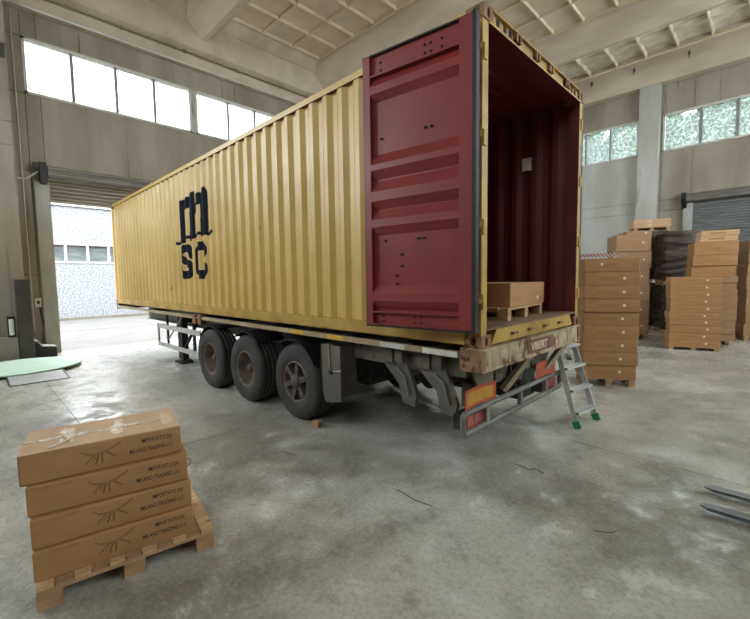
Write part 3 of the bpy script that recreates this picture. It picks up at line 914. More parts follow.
for y in (.72, 1.62):
    q = MB(); x0, x1 = -11.9, -.25
    q.box(x0, y, 1.18, x1, y + .14, 1.2); q.box(x0, y, .82, x1, y + .14, .84); q.box(x0, y + .06, .84, x1, y + .08, 1.18)
    tpart(q, 'main_beam', M['chassis'])
for x in (-11.6, -9.2, -6.6, -5.0, -3.6, -1.9, -.9):
    tpart(MB().box(x - .06, .05, 1.2, x + .06, 2.39, 1.262), 'cross_member', M['chassis_dark'])
for x in (-12.05, -6.1):
    tpart(MB().box(x - .12, .0, 1.16, x + .12, 2.44, 1.298), 'twist_lock_beam', M['chassis'])
for y0 in (-.045, 2.44):
    q = MB(); q.box(-6.25, y0, 1.205, -.22, y0 + .05, 1.262); r = tpart(q, 'side_rail', M['rail'])
    if y0 < 0:
        for a, b, mt in ((-2.1, -1.8, 'rail_yellow'), (-2.9, -2.6, 'rail_yellow'), (-.62, -.22, 'rail_white'), (-1.2, -.85, 'guard')):
            tpart(MB().box(a, y0 - .002, 1.207, b, y0 + .003, 1.260), 'reflective_strip', M[mt], r)
        for x in (-6.2, -5.95):
            tpart(MB().box(x - .07, y0 - .02, 1.12, x + .07, y0 + .08, 1.29), 'rail_bracket', M['rust'], r)
    q = MB(); q.box(-11.9, y0 + .02, 1.2, -6.25, y0 + .06, 1.262); tpart(q, 'front_side_rail', M['rail'])

# wheels
tyre_prof = [(.285, .02), (.30, .0), (.36, -.008), (.45, -.006), (.50, .012), (.522, .04), (.53, .06), (.53, .10), (.52, .105), (.52, .115), (.53, .12), (.53, .17), (.52, .175), (.52, .185),
             (.53, .19), (.53, .24), (.52, .245), (.52, .255), (.53, .26), (.53, .30), (.522, .32), (.50, .348), (.45, .366), (.36, .368), (.30, .36), (.285, .34), (.285, .02)]
tyre_me = MB().lathe(tyre_prof, 56).mesh('wheel', M['tyre'], True)
rimA = MB().lathe([(.29, .012), (.275, .004), (.262, .02), (.255, .07), (.235, .14), (.215, .19), (.20, .205), (.115, .205), (.11, .17), (.1, .165), (0, .165)], 40).mesh('rim', M['rim'], True)
hubA = MB().lathe([(.085, .17), (.085, .11), (.07, .095), (.05, .09), (.05, .075), (0, .075)], 20).mesh('hub', M['rim_dark'], True)
q = MB().lathe([(.29, .012), (.275, .0), (.262, .012), (.256, .05), (.25, .16), (.0, .16)], 40)
rimB = q.mesh('rim', M['rim'], True)
q = MB()
for k in range(6):
    a = 2 * PI * k / 6 + .3; c, s_ = math.cos(a), math.sin(a)
    q.bar((.06 * c, .045, .06 * s_), (.235 * c, .03, .235 * s_), .075, .06, up=(0, 1, 0))
    q.lathe([(0, 0)], 3)
    q.bar((.225 * c, -.0, .225 * s_), (.225 * c, .06, .225 * s_), .065, .065)
spokesB = q.mesh('spokes', M['rim_dark'])
hubB = MB().lathe([(.11, .1), (.11, .02), (.09, .0), (.07, -.012), (.05, -.02), (0, -.02)], 24).mesh('hub', M['rim_dark'], True)
nut = MB().lathe([(.014, .05), (.014, 0), (0, 0)], 6).mesh('wheel_nut', M['rim'])
WX = (-2.86, -4.16, -5.42)
WY = (-.03, -.095, -.12)
for x in WX:
    for side in (0, 1):
        w = link('wheel', tyre_me, tr)
        if side == 0: w.location = (x + 6.1, WY[WX.index(x)] - 1.22, .53)
        else: w.location = (x + 6.1, 2.47 - 1.22, .53); w.rotation_euler = (0, 0, PI)
        if x == WX[0]:
            link('rim', rimB, w); link('spokes', spokesB, w); link('hub', hubB, w)
        else:
            link('rim', rimA, w); link('hub', hubA, w)
            for k in range(10):
                a = 2 * PI * k / 10; link('wheel_nut', nut, w, (.165 * math.cos(a), .17, .165 * math.sin(a)))
    q = MB().tube([(x, .30, .53), (x, 2.14, .53)], .075, 12); tpart(q, 'axle', M['chassis_dark'], None, True)
    for y in (.72, 1.62):
        tpart(MB().box(x - .1, y, .5, x + .5, y + .12, .84), 'suspension_arm', M['chassis_dark'])


# mudguards: arcs over each wheel, plus tail flap
def arc_guard(xc, r, a0, a1, y0, y1, name, mt, th=.012, n=14):
    q = MB(); pr = []
    for i in range(n + 1):
        a = math.radians(a0 + (a1 - a0) * i / n); pr.append((xc + r * math.cos(a), .53 + r * math.sin(a)))
    for i in range(n, -1, -1):
        a = math.radians(a0 + (a1 - a0) * i / n); pr.append((xc + (r - th) * math.cos(a), .53 + (r - th) * math.sin(a)))
    pts = []
    k = len(pr)
    for y in (y0, y1):
        pts += [(x, y, z) for x, z in pr]
    h = n + 1
    fs = []
    for i in range(n):
        j0, j1 = k - 1 - i, k - 2 - i
        fs += [(i, i + 1, k + i + 1, k + i), (j1, j0, k + j0, k + j1), (i, j0, j1, i + 1), (k + i, k + i + 1, k + j1, k + j0)]
    fs += [(0, k, k + k - 1, k - 1), (n, n + 1, k + n + 1, k + n)]
    q.poly(pts, fs)
    return tpart(q, name, M[mt])


for y0, y1 in ((-.08, .42), (2.02, 2.47)):
    arc_guard(WX[2], .60, 70, 190, y0, y1, 'mudguard', 'gasket')
    arc_guard(WX[1], .60, 50, 125, y0, y1, 'mudguard', 'gasket')
    arc_guard(WX[0], .60, 30, 125, y0, y1, 'mudguard', 'gasket')
    # curved grey mud flap behind the last axle
    q = MB()
    pr = [(-2.16, 1.14), (-2.17, .8), (-2.15, .55), (-2.09, .42), (-2.08, .42), (-2.13, .56), (-2.145, .8), (-2.135, 1.14)]
    q.prism(pr, 1, y0 - .02, y1 + .05)
    yy = y0 - .02 if y0 < 0 else y1 + .02
    q.prism([(-2.15, 1.14), (-2.165, .8), (-2.145, .55), (-2.085, .42), (-1.80, .48), (-1.80, 1.14)], 1, yy, yy + .03)
    mf = tpart(q, 'mud_flap', M['fender'])
    q = MB().tube([(-2.0, yy - .012, 1.16), (-1.98, yy - .012, .82), (-1.78, yy - .012, .86)], .008, 6); tpart(q, 'stay_rod', M['guard'], mf)
    tpart(MB().box(-2.0, yy - .025, .80, -1.95, yy, .84), 'stay_knob', M['gasket'], mf)

# side guard frame, landing legs
for y in (0.0, 2.41):
    q = MB(); q.box(-8.56, y, .86, -6.12, y + .03, .96); q.box(-8.56, y, .44, -6.12, y + .03, .53)
    sg = tpart(q, 'side_guard', M['guard'])
    tpart(MB().box(-8.6, y, .44, -8.52, y + .03, .96), 'guard_post', M['guard'], sg)
    tpart(MB().box(-8.06, y + .03, .44, -8.01, y + .07, 1.2), 'guard_post', M['chassis_dark'], sg)
    tpart(MB().box(-6.55, y + .03, .44, -6.48, y + .07, 1.2), 'guard_post', M['chassis_dark'], sg)
    q = MB().tube([(-8.02, y + .05, .62), (-7.5, y + .2, 1.18)], .015, 6); tpart(q, 'guard_brace', M['guard'], sg)
for y in (.36, 1.94):
    q = MB(); q.box(-8.32, y, .1, -8.06, y + .14, 1.16)
    lg = tpart(q, 'landing_leg', M['chassis_dark'])
    tpart(MB().box(-8.28, y + .015, .04, -8.1, y + .125, .12), 'inner_leg', M['chassis'], lg)
    q = MB().prism([(-8.42, 0), (-7.96, 0), (-7.98, .035), (-8.08, .07), (-8.3, .07), (-8.4, .035)], 1, y - .07, y + .21); tpart(q, 'foot_plate', M['chassis_dark'], lg)
    q = MB().bar((-8.1, y + .07, .35), (-7.2, y + .07, 1.1), .05, .05); tpart(q, 'leg_brace', M['chassis_dark'], lg)
tpart(MB().box(-8.25, .45, .95, -8.12, 2.0, 1.05), 'leg_cross_bar', M['chassis_dark'])

# rear beam with name plate
q = MB(); q.box(-.2, .06, 1.10, .0, 2.40, 1.285); q.box(-.22, .0, 1.285, .02, 2.44, 1.298); q.box(-.2, .0, 1.085, .012, 2.44, 1.10)
bol = tpart(q, 'rear_beam', M['bolster'])
tpart(MB().box(-.2, -.04, 1.10, .01, .06, 1.285), 'end_box', M['rust'], bol)
tpart(MB().box(-.2, 2.40, 1.10, .01, 2.48, 1.285), 'end_box', M['rust'], bol)
np_ = tpart(MB().box(0, .92, 1.125, .006, 1.60, 1.265), 'name_plate', M['plate'], bol)
for k, (a, b) in enumerate(((.18, .24), (.32, .36), (.5, .55), (1.75, 1.8), (2.05, 2.1))):
    tpart(MB().box(0, a, 1.11, .004, b, 1.27), 'worn_stripe', M['rail'], bol)
tm = text_mesh('VIBERT', .115, .004, .002)
tx = link('name_lettering', tm, bol)
tm.materials.append(M['plate_text'])
tx.rotation_euler = (PI / 2, 0, PI / 2)
tx.location = (.0065 + 6.1, 1.0 - 1.22, 1.155); tx.scale = (1.15, 1, 1)

# struts and plates below the rear beam
for y0 in (.72, 1.62):
    q = MB().prism([(-.25, .84), (-.25, 1.1), (-.9, 1.1), (-.9, .84)], 1, y0, y0 + .14); tpart(q, 'beam_end', M['chassis'])
for y in (1.02, 2.02):
    q = MB().bar((-.05, y + .12, 1.1), (-.26, y - .12, .70), .09, .05, up=(1, 0, 0)); tpart(q, 'strut', M['strut'])
q = MB().prism([(.25, 1.09), (1.1, 1.09), (.98, .83), (.42, .80)], 0, -.30, -.27); tpart(q, 'gusset_plate', M['strut_dark'])
q = MB().prism([(1.35, 1.09), (2.3, 1.09), (2.05, .80), (1.5, .83)], 0, -.30, -.27); tpart(q, 'gusset_plate', M['strut_dark'])
q = MB().box(-.5, .46, .58, -.34, .86, .84); tpart(q, 'valve_box', M['chassis'])
q = MB().tube([(-.3, 1.30 + .0 * k, .98) for k in range(1)] + [(-.3, 1.32, .9), (-.3, 1.26, .8), (-.28, 1.34, .72), (-.3, 1.46, .8), (-.3, 1.42, .95), (-.3, 1.36, 1.05)], .022, 8); tpart(q, 'air_hose', M['gasket'], None, True)
q = MB().tube([(-.32, 1.2, 1.08), (-.3, 1.14, .9), (-.28, 1.2, .74), (-.3, 1.3, .66)], .018, 8); tpart(q, 'air_hose', M['gasket'], None, True)

# slanted grey brackets between flap and rear beam, on the near side
for x in (-1.02, -.52):
    q = MB().prism([(x - .24, 1.18), (x + .06, 1.19), (x + .06, 1.06), (x + .20, .72), (x + .18, .58), (x + .02, .60), (x - .04, .80), (x - .24, .98)], 1, .10, .15)
    br = tpart(q, 'twist_lock_bracket', M['fender'])
    q = MB().prism([(x - .22, 1.16), (x + .05, 1.17), (x + .05, 1.02), (x - .02, .84), (x - .22, .96)], 1, .15, .46); tpart(q, 'bracket_web', M['fender'], br)
    tpart(MB().box(x - .26, .06, 1.02, x - .10, .11, 1.19), 'bracket_ear', M['chassis'], br)
    tpart(MB().box(x - .04, .04, 1.05, x + .06, .10, 1.19), 'bracket_ear', M['chassis'], br)
    q = MB().tube([(x - .05, .08, .98), (x + .06, .08, .90), (x + .12, .08, .70)], .014, 6); tpart(q, 'release_lever', M['tube'], br)
tpart(MB().box(-1.8, .14, .98, -.25, .20, 1.19), 'outrigger_plate', M['chassis'])
q = MB().tube([(-1.4, .40, .62), (-.40, .12, .60)], .022, 8); tpart(q, 'brake_pipe', M['tube'])
q = MB().tube([(-1.75, .95, .68), (-1.75, 1.55, .68)], .15, 18); tpart(q, 'air_tank', M['chassis_dark'], None, True)
q = MB().tube([(-1.3, .95, .66), (-1.3, 1.55, .66)], .14, 18); tpart(q, 'air_tank', M['chassis_dark'], None, True)
q = MB().box(-1.0, .55, .78, -.92, .66, .9); tpart(q, 'brake_coupling', M['lamp_orange'])

# dark blocks added under the chassis to keep out far-side light
tpart(MB().box(-2.0, 1.95, .30, -.55, 2.40, 1.14).box(-2.0, 1.92, .62, -.55, 1.95, .66), 'shade_block', M['chassis_dark'])
tpart(MB().box(-8.0, 1.95, .32, -6.4, 2.38, 1.14), 'shade_block', M['chassis_dark'])
tpart(MB().box(-6.2, .86, .40, -2.3, 1.62, 1.1), 'belly_shade_block', M['chassis_dark'])  # added dark block, stops light showing through between the axles
# underrun frame: rounded tube ring
yA, yB_, zA, zB = .02, 2.38, .47, .665
path = []
for (cy, cz, a0) in ((yB_ - .05, zB - .05, 0), (yA + .05, zB - .05, 90), (yA + .05, zA + .05, 180), (yB_ - .05, zA + .05, 270)):
    for k in range(5):
        a = math.radians(a0 + 90 * k / 4); path.append((-.2, cy + .05 * math.cos(a), cz + .05 * math.sin(a)))
ur = tpart(MB().tube(path, .03, 10, True), 'underrun_frame', M['tube'], None, True)
for y in (.45, 1.2, 1.9):
    tpart(MB().box(-.22, y - .03, zA, -.18, y + .03, zB), 'upright', M['tube'], ur)
for y in (.5, 1.9):
    tpart(MB().bar((-.24, y, zB - .05), (-.45, y, 1.1), .06, .05, up=(0, 1, 0)), 'hanger', M['chassis'], ur)
for y0, s in ((.10, 1), (1.86, -1)):
    q = MB().box(-.36, y0, .475, -.235, y0 + .42, .63); lp = tpart(q, 'tail_lamp', M['gasket'])
    tpart(MB().box(-.235, y0 + .02, .49, -.215, y0 + .13, .615), 'lens', M['lamp_orange'], lp)
    tpart(MB().box(-.235, y0 + .14, .49, -.215, y0 + .40, .615), 'lens', M['lamp_red'], lp)
for y0 in (.02, 1.56):
    q = MB()
    n = 6
    L_ = .57
    for k in range(n):
        a, b = k / n, (k + 1) / n; c = lambda t: -.205 + .03 * (t - .5) ** 2 * 4
        q.poly([(c(a), y0 + a * L_, .70), (c(b), y0 + b * L_, .70), (c(b), y0 + b * L_, .885), (c(a), y0 + a * L_, .885)], [(0, 1, 2, 3)])
        q.poly([(c(a) - .004, y0 + a * L_, .70), (c(b) - .004, y0 + b * L_, .70), (c(b) - .004, y0 + b * L_, .885), (c(a) - .004, y0 + a * L_, .885)], [(3, 2, 1, 0)])
    rp = tpart(q, 'reflector_plate', M['orange_red'])
    q = MB()
    for k in range(n):
        a, b = .07 + .86 * k / n, .07 + .86 * (k + 1) / n; c = lambda t: -.202 + .03 * (t - .5) ** 2 * 4
        q.poly([(c(a), y0 + a * L_, .73), (c(b), y0 + b * L_, .73), (c(b), y0 + b * L_, .855), (c(a), y0 + a * L_, .855)], [(0, 1, 2, 3)])
    tpart(q, 'reflector_field', M['amber'] if y0 < 1 else M['lamp_orange'], rp)
    tpart(MB().box(-.24, y0 + .44, .64, -.21, y0 + .48, .86), 'plate_stay', M['tube'], rp)

# wheel chock
o = bevel_box(.11, .09, .08, .006, M['wood'], 'wheel_chock')
o = link('wheel_chock', o, None, (-2.42, .0, 0), .3)
tag(o, 'small wooden block wedged against the rear trailer wheel', 'wood block')

# ================================================================== CARTONS AND PALLETS
def pallet(label, loc, rotz, w, d, h=.144, group=None, boards=7, pale=False, along=False):
    t = thing('wooden_pallet', label, 'pallet', loc, rotz, group)
    k = 0
    if along:      # deck boards run front to back over three cross boards; blocks stand on the floor
        bw = w / boards * .93
        for i in range(boards):
            x = -w / 2 + bw / 2 + (w - bw) * i / (boards - 1)
            MB().box(-bw / 2, -d / 2 + random.uniform(0, .008), h - .022, bw / 2, d / 2, h).build('deck_board', M['wood_pale'] if i % 2 == 0 else M['wood'], t, loc=(x, 0, 0))
        cb = MB().box(-w / 2, -.05, h - .044, w / 2, .05, h - .022).mesh('cross_board', M['wood'])
        bl = MB().box(-.06, -.05, 0, .06, .05, h - .044).mesh('block', M['wood'])
        for y in (-d / 2 + .05, 0, d / 2 - .05):
            link('cross_board', cb, t, (0, y, 0))
            for x in (-w / 2 + .06, 0, w / 2 - .06): link('block', bl, t, (x, y, 0))
        return t
    bw = d / boards * .78
    bm_ = MB().box(-w / 2, -bw / 2, h - .022, w / 2, bw / 2, h).mesh('deck_board', M['wood_pale'] if pale else M['wood'])
    for i in range(boards):
        y = -d / 2 + bw / 2 + (d - bw) * i / (boards - 1); link('deck_board', bm_, t, (0, y, 0))
    st = MB().box(-.05, -d / 2, h - .044, .05, d / 2, h - .022).mesh('stringer_board', M['wood'])
    sk = MB().box(-.05, -d / 2, 0, .05, d / 2, .022).mesh('skid_board', M['wood'])
    bl = MB().box(-.05, -.06, .022, .05, .06, h - .044).mesh('block', M['wood'])
    for x in (-w / 2 + .05, 0, w / 2 - .05):
        link('stringer_board', st, t, (x, 0, 0)); link('skid_board', sk, t, (x, 0, 0))
        for y in (-d / 2 + .06, 0, d / 2 - .06): link('block', bl, t, (x, y, 0))
    return t


mesh_cache = {}


def cached(key, fn):
    if key not in mesh_cache: mesh_cache[key] = fn()
    return mesh_cache[key]


def carton(label, loc, rotz, w, d, h, group=None, mt='card', sticker=None, tape=True, faint=True, name='cardboard_box'):
    t = thing(name, label, 'box', loc, rotz, group)
    h2 = h - .003
    key = (round(w, 3), round(d, 3), round(h, 3), mt)
    link('body', cached(('b',) + key, lambda: bevel_box(w, d, h2, .010, M[mt], 'body')), t)
    if tape:
        link('tape', cached(('t',) + key, lambda: MB().box(-w / 2 + .002, -.025, h2 - .0006, w / 2 - .002, .025, h2 + .0015).box(-w / 2 - .001, -.025, h2 - .07, -w / 2 + .003, .025, h2).box(w / 2 - .003, -.025, h2 - .07, w / 2 + .001, .025, h2).mesh('tape', M['tape'])), t)
    if sticker:
        sx, sz = sticker
        link('paper_label', cached('sticker', lambda: MB().box(-.021, -.0015, -.021, .021, .001, .021).mesh('paper_label', M['label'])), t, (sx * w / 2, -d / 2, sz * h))
    if faint:
        link('faint_print', cached(('f', round(h, 2)), lambda: MB().box(-.17, -.0012, h * .3, .17, .001, h * .62).mesh('faint_print', M['print_faint'])), t, (-.06 * w, -d / 2, 0))
        link('faint_print', cached(('g', round(h, 2)), lambda: MB().box(-.05, -.0012, h * .68, .05, .001, h * .72).mesh('faint_print', M['print_faint'])), t, (-.34 * w, -d / 2, 0))
    return t


# ---- near pallet with four printed cartons
ORD = ('bottom', 'second', 'third', 'fourth', 'fifth', 'sixth', 'seventh', 'eighth', 'ninth', 'tenth', 'eleventh', 'twelfth')
A1 = math.radians(9.3)
rz = PI / 2 - A1
ex = Vector((math.sin(A1), math.cos(A1), 0)); ey = Vector((-math.cos(A1), math.sin(A1), 0))
fl0 = Vector((-1.205, -2.962, 0))
pc = fl0 + ex * .5 + ey * .41
pallet('light wooden pallet under the four printed boxes in the left foreground', pc, rz, 1.0, .82, pale=True, boards=11, along=True)
line1 = text_mesh('IMPORTATO DA', .040, .0005, .0006, 'RIGHT')
line2 = text_mesh('MILANO TRADING s.r.l.', .040, .0005, .0006, 'RIGHT')
for me in (line1, line2): me.materials.append(M['print'])
bench = MB()


def stroke(mb, pts, w):
    for (a, b), (c, d) in zip(pts[:-1], pts[1:]):
        dx, dz = c - a, d - b; L_ = math.hypot(dx, dz) or 1; nx, nz = -dz / L_ * w / 2, dx / L_ * w / 2
        mb.poly([(a + nx, 0, b + nz), (a - nx, 0, b - nz), (c - nx, 0, d - nz), (c + nx, 0, d + nz)], [(0, 1, 2, 3)])


stroke(bench, [(-.105, .034), (-.085, .016), (-.05, .006), (0, .006), (.05, .022), (.115, .056)], .006)
stroke(bench, [(-.10, .026), (-.06, -.001), (0, -.003), (.05, .013), (.11, .045)], .004)
for a, b, w_ in (((-.035, 0), (-.085, -.052), .008), ((-.012, 0), (-.03, -.062), .012), ((.006, 0), (.004, -.066), .010), ((.03, .004), (.082, -.036), .010), ((-.03, -.01), (-.05, -.045), .006)):
    stroke(bench, [a, b], w_)
bench_me = bench.mesh('bench_drawing', M['print_soft'])
BW, BD, BH = .885, .49, .1905
lv = [((-1.264, -2.955), (-1.092, -2.105)), ((-1.29, -2.957), (-1.112, -2.098)), ((-1.333, -2.968), (-1.124, -2.104)), ((-1.362, -2.999), (-1.178, -2.114))]
nearlabels = ('bottom printed carton of the foreground stack, resting on the pallet', 'second printed carton from the bottom of the foreground stack',
              'third printed carton from the bottom of the foreground stack', 'top printed carton of the foreground stack with taped lid')
for k, (a, b) in enumerate(lv):
    a = Vector((*a, 0)); b = Vector((*b, 0)); e = (b - a).normalized(); back = Vector((-e.y, e.x, 0))
    c = (a + b) / 2 + back * BD / 2; c.z = .144 + k * BH
    r = math.atan2(e.y, e.x)
    t = carton(nearlabels[k], c, r, BW, BD, BH, 'printed cartons in the left foreground', sticker=None, faint=False, tape=(k < 3), name='printed_carton')
    for me, z in ((line1, .122), (line2, .062)):
        o = link('print_lettering', me, t, (BW / 2 - (.05 if me is line2 else .055), -BD / 2 - .0004, z)); o.rotation_euler = (PI / 2, 0, 0); o.scale = (.64, 1, 1)
    link('bench_drawing', bench_me, t, (-.03, -BD / 2 - .0008, .108))
    link('faint_print', cached('fp', lambda: MB().box(-.03, -.0012, 0, .03, .001, .02).mesh('faint_print', M['print_faint'])), t, (-BW / 2 + .2, -BD / 2, BH - .03))
    if k == 3:
        h2 = BH - .003
        for s in (-1, 1):
            MB().box(-BW / 2, s * .006, h2, BW / 2, s * (BD / 2 - .001), h2 + .005).build('flap', M['card_pale'], t)
        # crumpled tape along the seam
        rnd = random.Random(3); q = MB(); n = 40
        for i in range(n):
            x0 = -BW / 2 + BW * i / n; x1 = x0 + BW / n + .004
            w0 = rnd.uniform(.012, .03); zz = h2 + .0055 + rnd.uniform(0, .004)
            q.box(x0, -w0 - .01, h2 + .004, x1, w0 * .7 - .01, zz)
        q.build('crumpled_tape', M['tape_white'], t)
        for x in (-.22, .07, BW / 2 - .07):
            q = MB()
            for i in range(7):
                yy = -.16 + .32 * i / 7
                q.box(x - rnd.uniform(.02, .04), yy, h2 + .004, x + rnd.uniform(.02, .045), yy + .05, h2 + .0055 + rnd.uniform(0, .003))
            q.build('tape_patch', M['tape'], t)
        q = MB().tube([(-.24, -.02, h2 + .008), (-.2, -.1, h2 + .012), (-.24, -.16, h2 + .01), (-.3, -.2, h2 + .01)], .006, 6); q.build('loose_tape', M['tape_white'], t)
    if k == 2:
        q = MB().tube([(BW / 2, -BD / 2 + .1, .05), (BW / 2 + .03, -BD / 2 + .1, .07), (BW / 2 + .035, -BD / 2 + .1, .1), (BW / 2, -BD / 2 + .1, .12)], .004, 6); q.build('strap_loop', M['lamp_red'], t)


def frame_of(fl_, fr_):
    a = Vector((*fl_, 0)); b = Vector((*fr_, 0)); e = (b - a).normalized(); return a, e, Vector((-e.y, e.x, 0)), math.atan2(e.y, e.x), (b - a).length


def stack(fl_, fr_, depth, z0, heights, where, group, mt='card', jit=.022, stick=True, pallet_label=None, seed=1, sx=.42, faint=True, ph=.144):
    rnd = random.Random(seed)
    a, e, bk, r, w = frame_of(fl_, fr_)
    c0 = a + e * w / 2 + bk * depth / 2
    z = z0
    if pallet_label:
        pallet(pallet_label, (c0.x, c0.y, z), r, w * .96, depth * .96, ph); z += ph
    n = len(heights)
    for k, h in enumerate(heights):
        j = e * rnd.uniform(-jit, jit) + bk * rnd.uniform(-jit, jit)
        lab = where if n == 1 else ('topmost brown carton ' if k == n - 1 else 'bottom brown carton ' if k == 0 else ORD[k] + ' brown carton from the bottom ') + where
        s = (sx + rnd.uniform(-.05, .05), .5) if stick else None
        if stick and k == n - 1 and n == 9: s = (-.35, .55)
        carton(lab, (c0.x + j.x, c0.y + j.y, z), r + rnd.uniform(-.008, .008), w, depth, h, group, mt, s, True, faint)
        z += h
    return z


# stack beside the ladder
stack((-.57, 4.44), (.18, 4.86), .55, 0, [.2315] * 9, 'of the nine-box stack beside the ladder', 'cartons stacked beside the ladder', 'card', pallet_label='wooden pallet under the tall box stack beside the ladder', seed=3)
# stack further back on the right (front of the right group)
stack((-.11, 9.60), (.90, 9.91), .62, 0, [.178, .178, .20, .15, .178, .178, .178, .178, .178, .178], 'of the front stack at the right wall group', 'cartons in the front right stack', 'card', pallet_label='low wooden pallet under the front right box stack', seed=5, ph=.09)
z3 = stack((.12, 10.85), (1.10, 11.18), .9, 0, [.172] * 10, 'of the stack standing behind the front right stack', 'cartons in the rear right stack', 'card_dark', stick=False, pallet_label='wooden pallet under the rear right box stack', seed=6)
z4 = stack((.16, 10.90), (1.06, 11.17), .8, z3, [.29, .29, .36], 'of the big boxes on the rear right stack', 'big cartons on the rear right stack', 'card', stick=False, seed=8)
stack((.30, 10.97), (1.06, 11.20), .6, z4, [.15, .14], 'of the two slim boxes crowning the rear right stack', 'slim cartons crowning the rear right stack', 'card_pale', stick=False, seed=9)
# tall stack behind the ladder stack
stack((-1.66, 10.80), (-.86, 11.25), 1.0, 0, [.5, .5, .5, .5, .5, .5], 'of the tall stack behind the ladder stack', 'big cartons behind the ladder stack', 'card_dark', pallet_label='wooden pallet under the tall rear box stack', seed=11, sx=.55)
a_ = stack((-1.46, 10.98), (-.86, 11.32), .8, 3.144, [.1], 'slim brown carton lying on the tall stack behind the ladder stack', 'slim carton on the tall rear stack', 'card_dark', seed=12, sx=.5)
# far right stack at frame edge
stack((1.22, 12.5), (2.2, 12.8), .9, 0, [.34] * 8, 'of the stack at the right picture edge', 'cartons in the far right edge stack', 'card_dark', stick=False, pallet_label='wooden pallet under the box stack at the right picture edge', seed=14)


# dark film wrapped loads
def wrapped(label, loc, rotz, w, d, h, seed):
    t = thing('wrapped_pallet_load', label, 'wrapped load', loc, rotz, 'dark wrapped pallet loads')
    n = 44; q = MB(); ring = []
    per = []
    rc = .06; m_ = 10
    for (cx, cy, a0) in ((w / 2 - rc, d / 2 - rc, 0), (-w / 2 + rc, d / 2 - rc, 90), (-w / 2 + rc, -d / 2 + rc, 180), (w / 2 - rc, -d / 2 + rc, 270)):
        for k in range(4):
            a = math.radians(a0 + 30 * k); per.append((cx + rc * math.cos(a), cy + rc * math.sin(a)))
    fine = []
    for i in range(len(per)):
        a, b = per[i], per[(i + 1) % len(per)]; L_ = math.hypot(b[0] - a[0], b[1] - a[1]); kk = max(1, int(L_ / .09))
        for j in range(kk): fine.append((a[0] + (b[0] - a[0]) * j / kk, a[1] + (b[1] - a[1]) * j / kk))
    P = len(fine)
    for i in range(n + 1):
        z = h * i / n
        for x, y in fine:
            s = noise.noise(Vector((x * 1.3 + seed, y * 1.3, z * 7))) * .09 + math.sin(z * 30 + 4 * noise.noise(Vector((x * 2, y * 2, seed)))) * .022
            k = 1 + s - (.04 if i in (0, n) else 0)
            q.v.append((x * k, y * k, z))
    for i in range(n):
        for j in range(P):
            q.f.append([i * P + j, i * P + (j + 1) % P, (i + 1) * P + (j + 1) % P, (i + 1) * P + j]); q.mi.append(0)
    q.f.append(list(range(n * P, n * P + P))); q.mi.append(0); q.f.append(list(range(P - 1, -1, -1))); q.mi.append(0)
    q.build('wrapped_goods', M['film_dark'], t, True)
    return t


def load(flp, frp, depth, hs, where, seed):
    a, e, bk, r, w = frame_of(flp, frp); c = a + e * w / 2 + bk * depth / 2; z = 0
    for k, h in enumerate(hs):
        pallet('dark pallet %s the %s' % ('standing on the floor below' if k == 0 else 'between the two halves of', where), (c.x, c.y, z), r, w * .95, depth * .95); z += .144
        wrapped('dark film-wrapped load, %s half of the %s' % (('lower', 'upper')[k], where), (c.x, c.y, z), r, w, depth, h, seed + k); z += h
    return c, r, w, z


load((-.80, 12.80), (.0, 13.15), 1.0, (1.45, 1.58), 'dark wrapped stack between the box stacks', 3)
c, r, w, z = load((-1.84, 13.6), (-.82, 14.0), 1.0, (1.5, 1.66), 'dark wrapped stack carrying two pale boxes', 9)
pallet('pallet on top of the dark wrapped stack under two pale boxes', (c.x, c.y, z), r, 1.05, .9)
carton('lower pale flat box on top of the dark wrapped stack', (c.x, c.y, z + .144), r, 1.1, .9, .14, 'pale boxes on the dark stack', 'card_pale', (-.1, .5), True, False)
carton('upper pale flat box on top of the dark wrapped stack', (c.x, c.y, z + .284), r, 1.1, .9, .14, 'pale boxes on the dark stack', 'card_pale', (-.1, .5), True, False)

# striped barrier leaning on the wall side behind the ladder stack
t = thing('striped_barrier', 'red and white striped barrier board behind the ladder box stack', 'barrier', (-1.15, 7.0, 0), .38)
MB().box(-.55, -.02, 2.35, .45, .02, 2.43).build('barrier_board', M['red_white'], t)
for x in (-.5, .4): MB().box(x - .03, .02, 0, x + .03, .07, 2.45).build('barrier_post', M['white_plastic'], t)
for x in (-.5, .4): MB().box(x - .05, -.3, 0, x + .05, .35, .05).build('barrier_foot', M['dark_steel'], t)

# carton on a pallet inside the container
rz = PI / 2 - math.radians(-6)
pallet('wooden pallet on the container floor under a single box', (-.70, 1.52, fl_z), PI / 2 + .1, 1.2, .8, .135)
carton('single brown box on a pallet inside the open container', (-.72, 1.63, fl_z + .135), PI / 2 + .06, 1.09, .8, .275, None, 'card', (.55, .3), True, False)

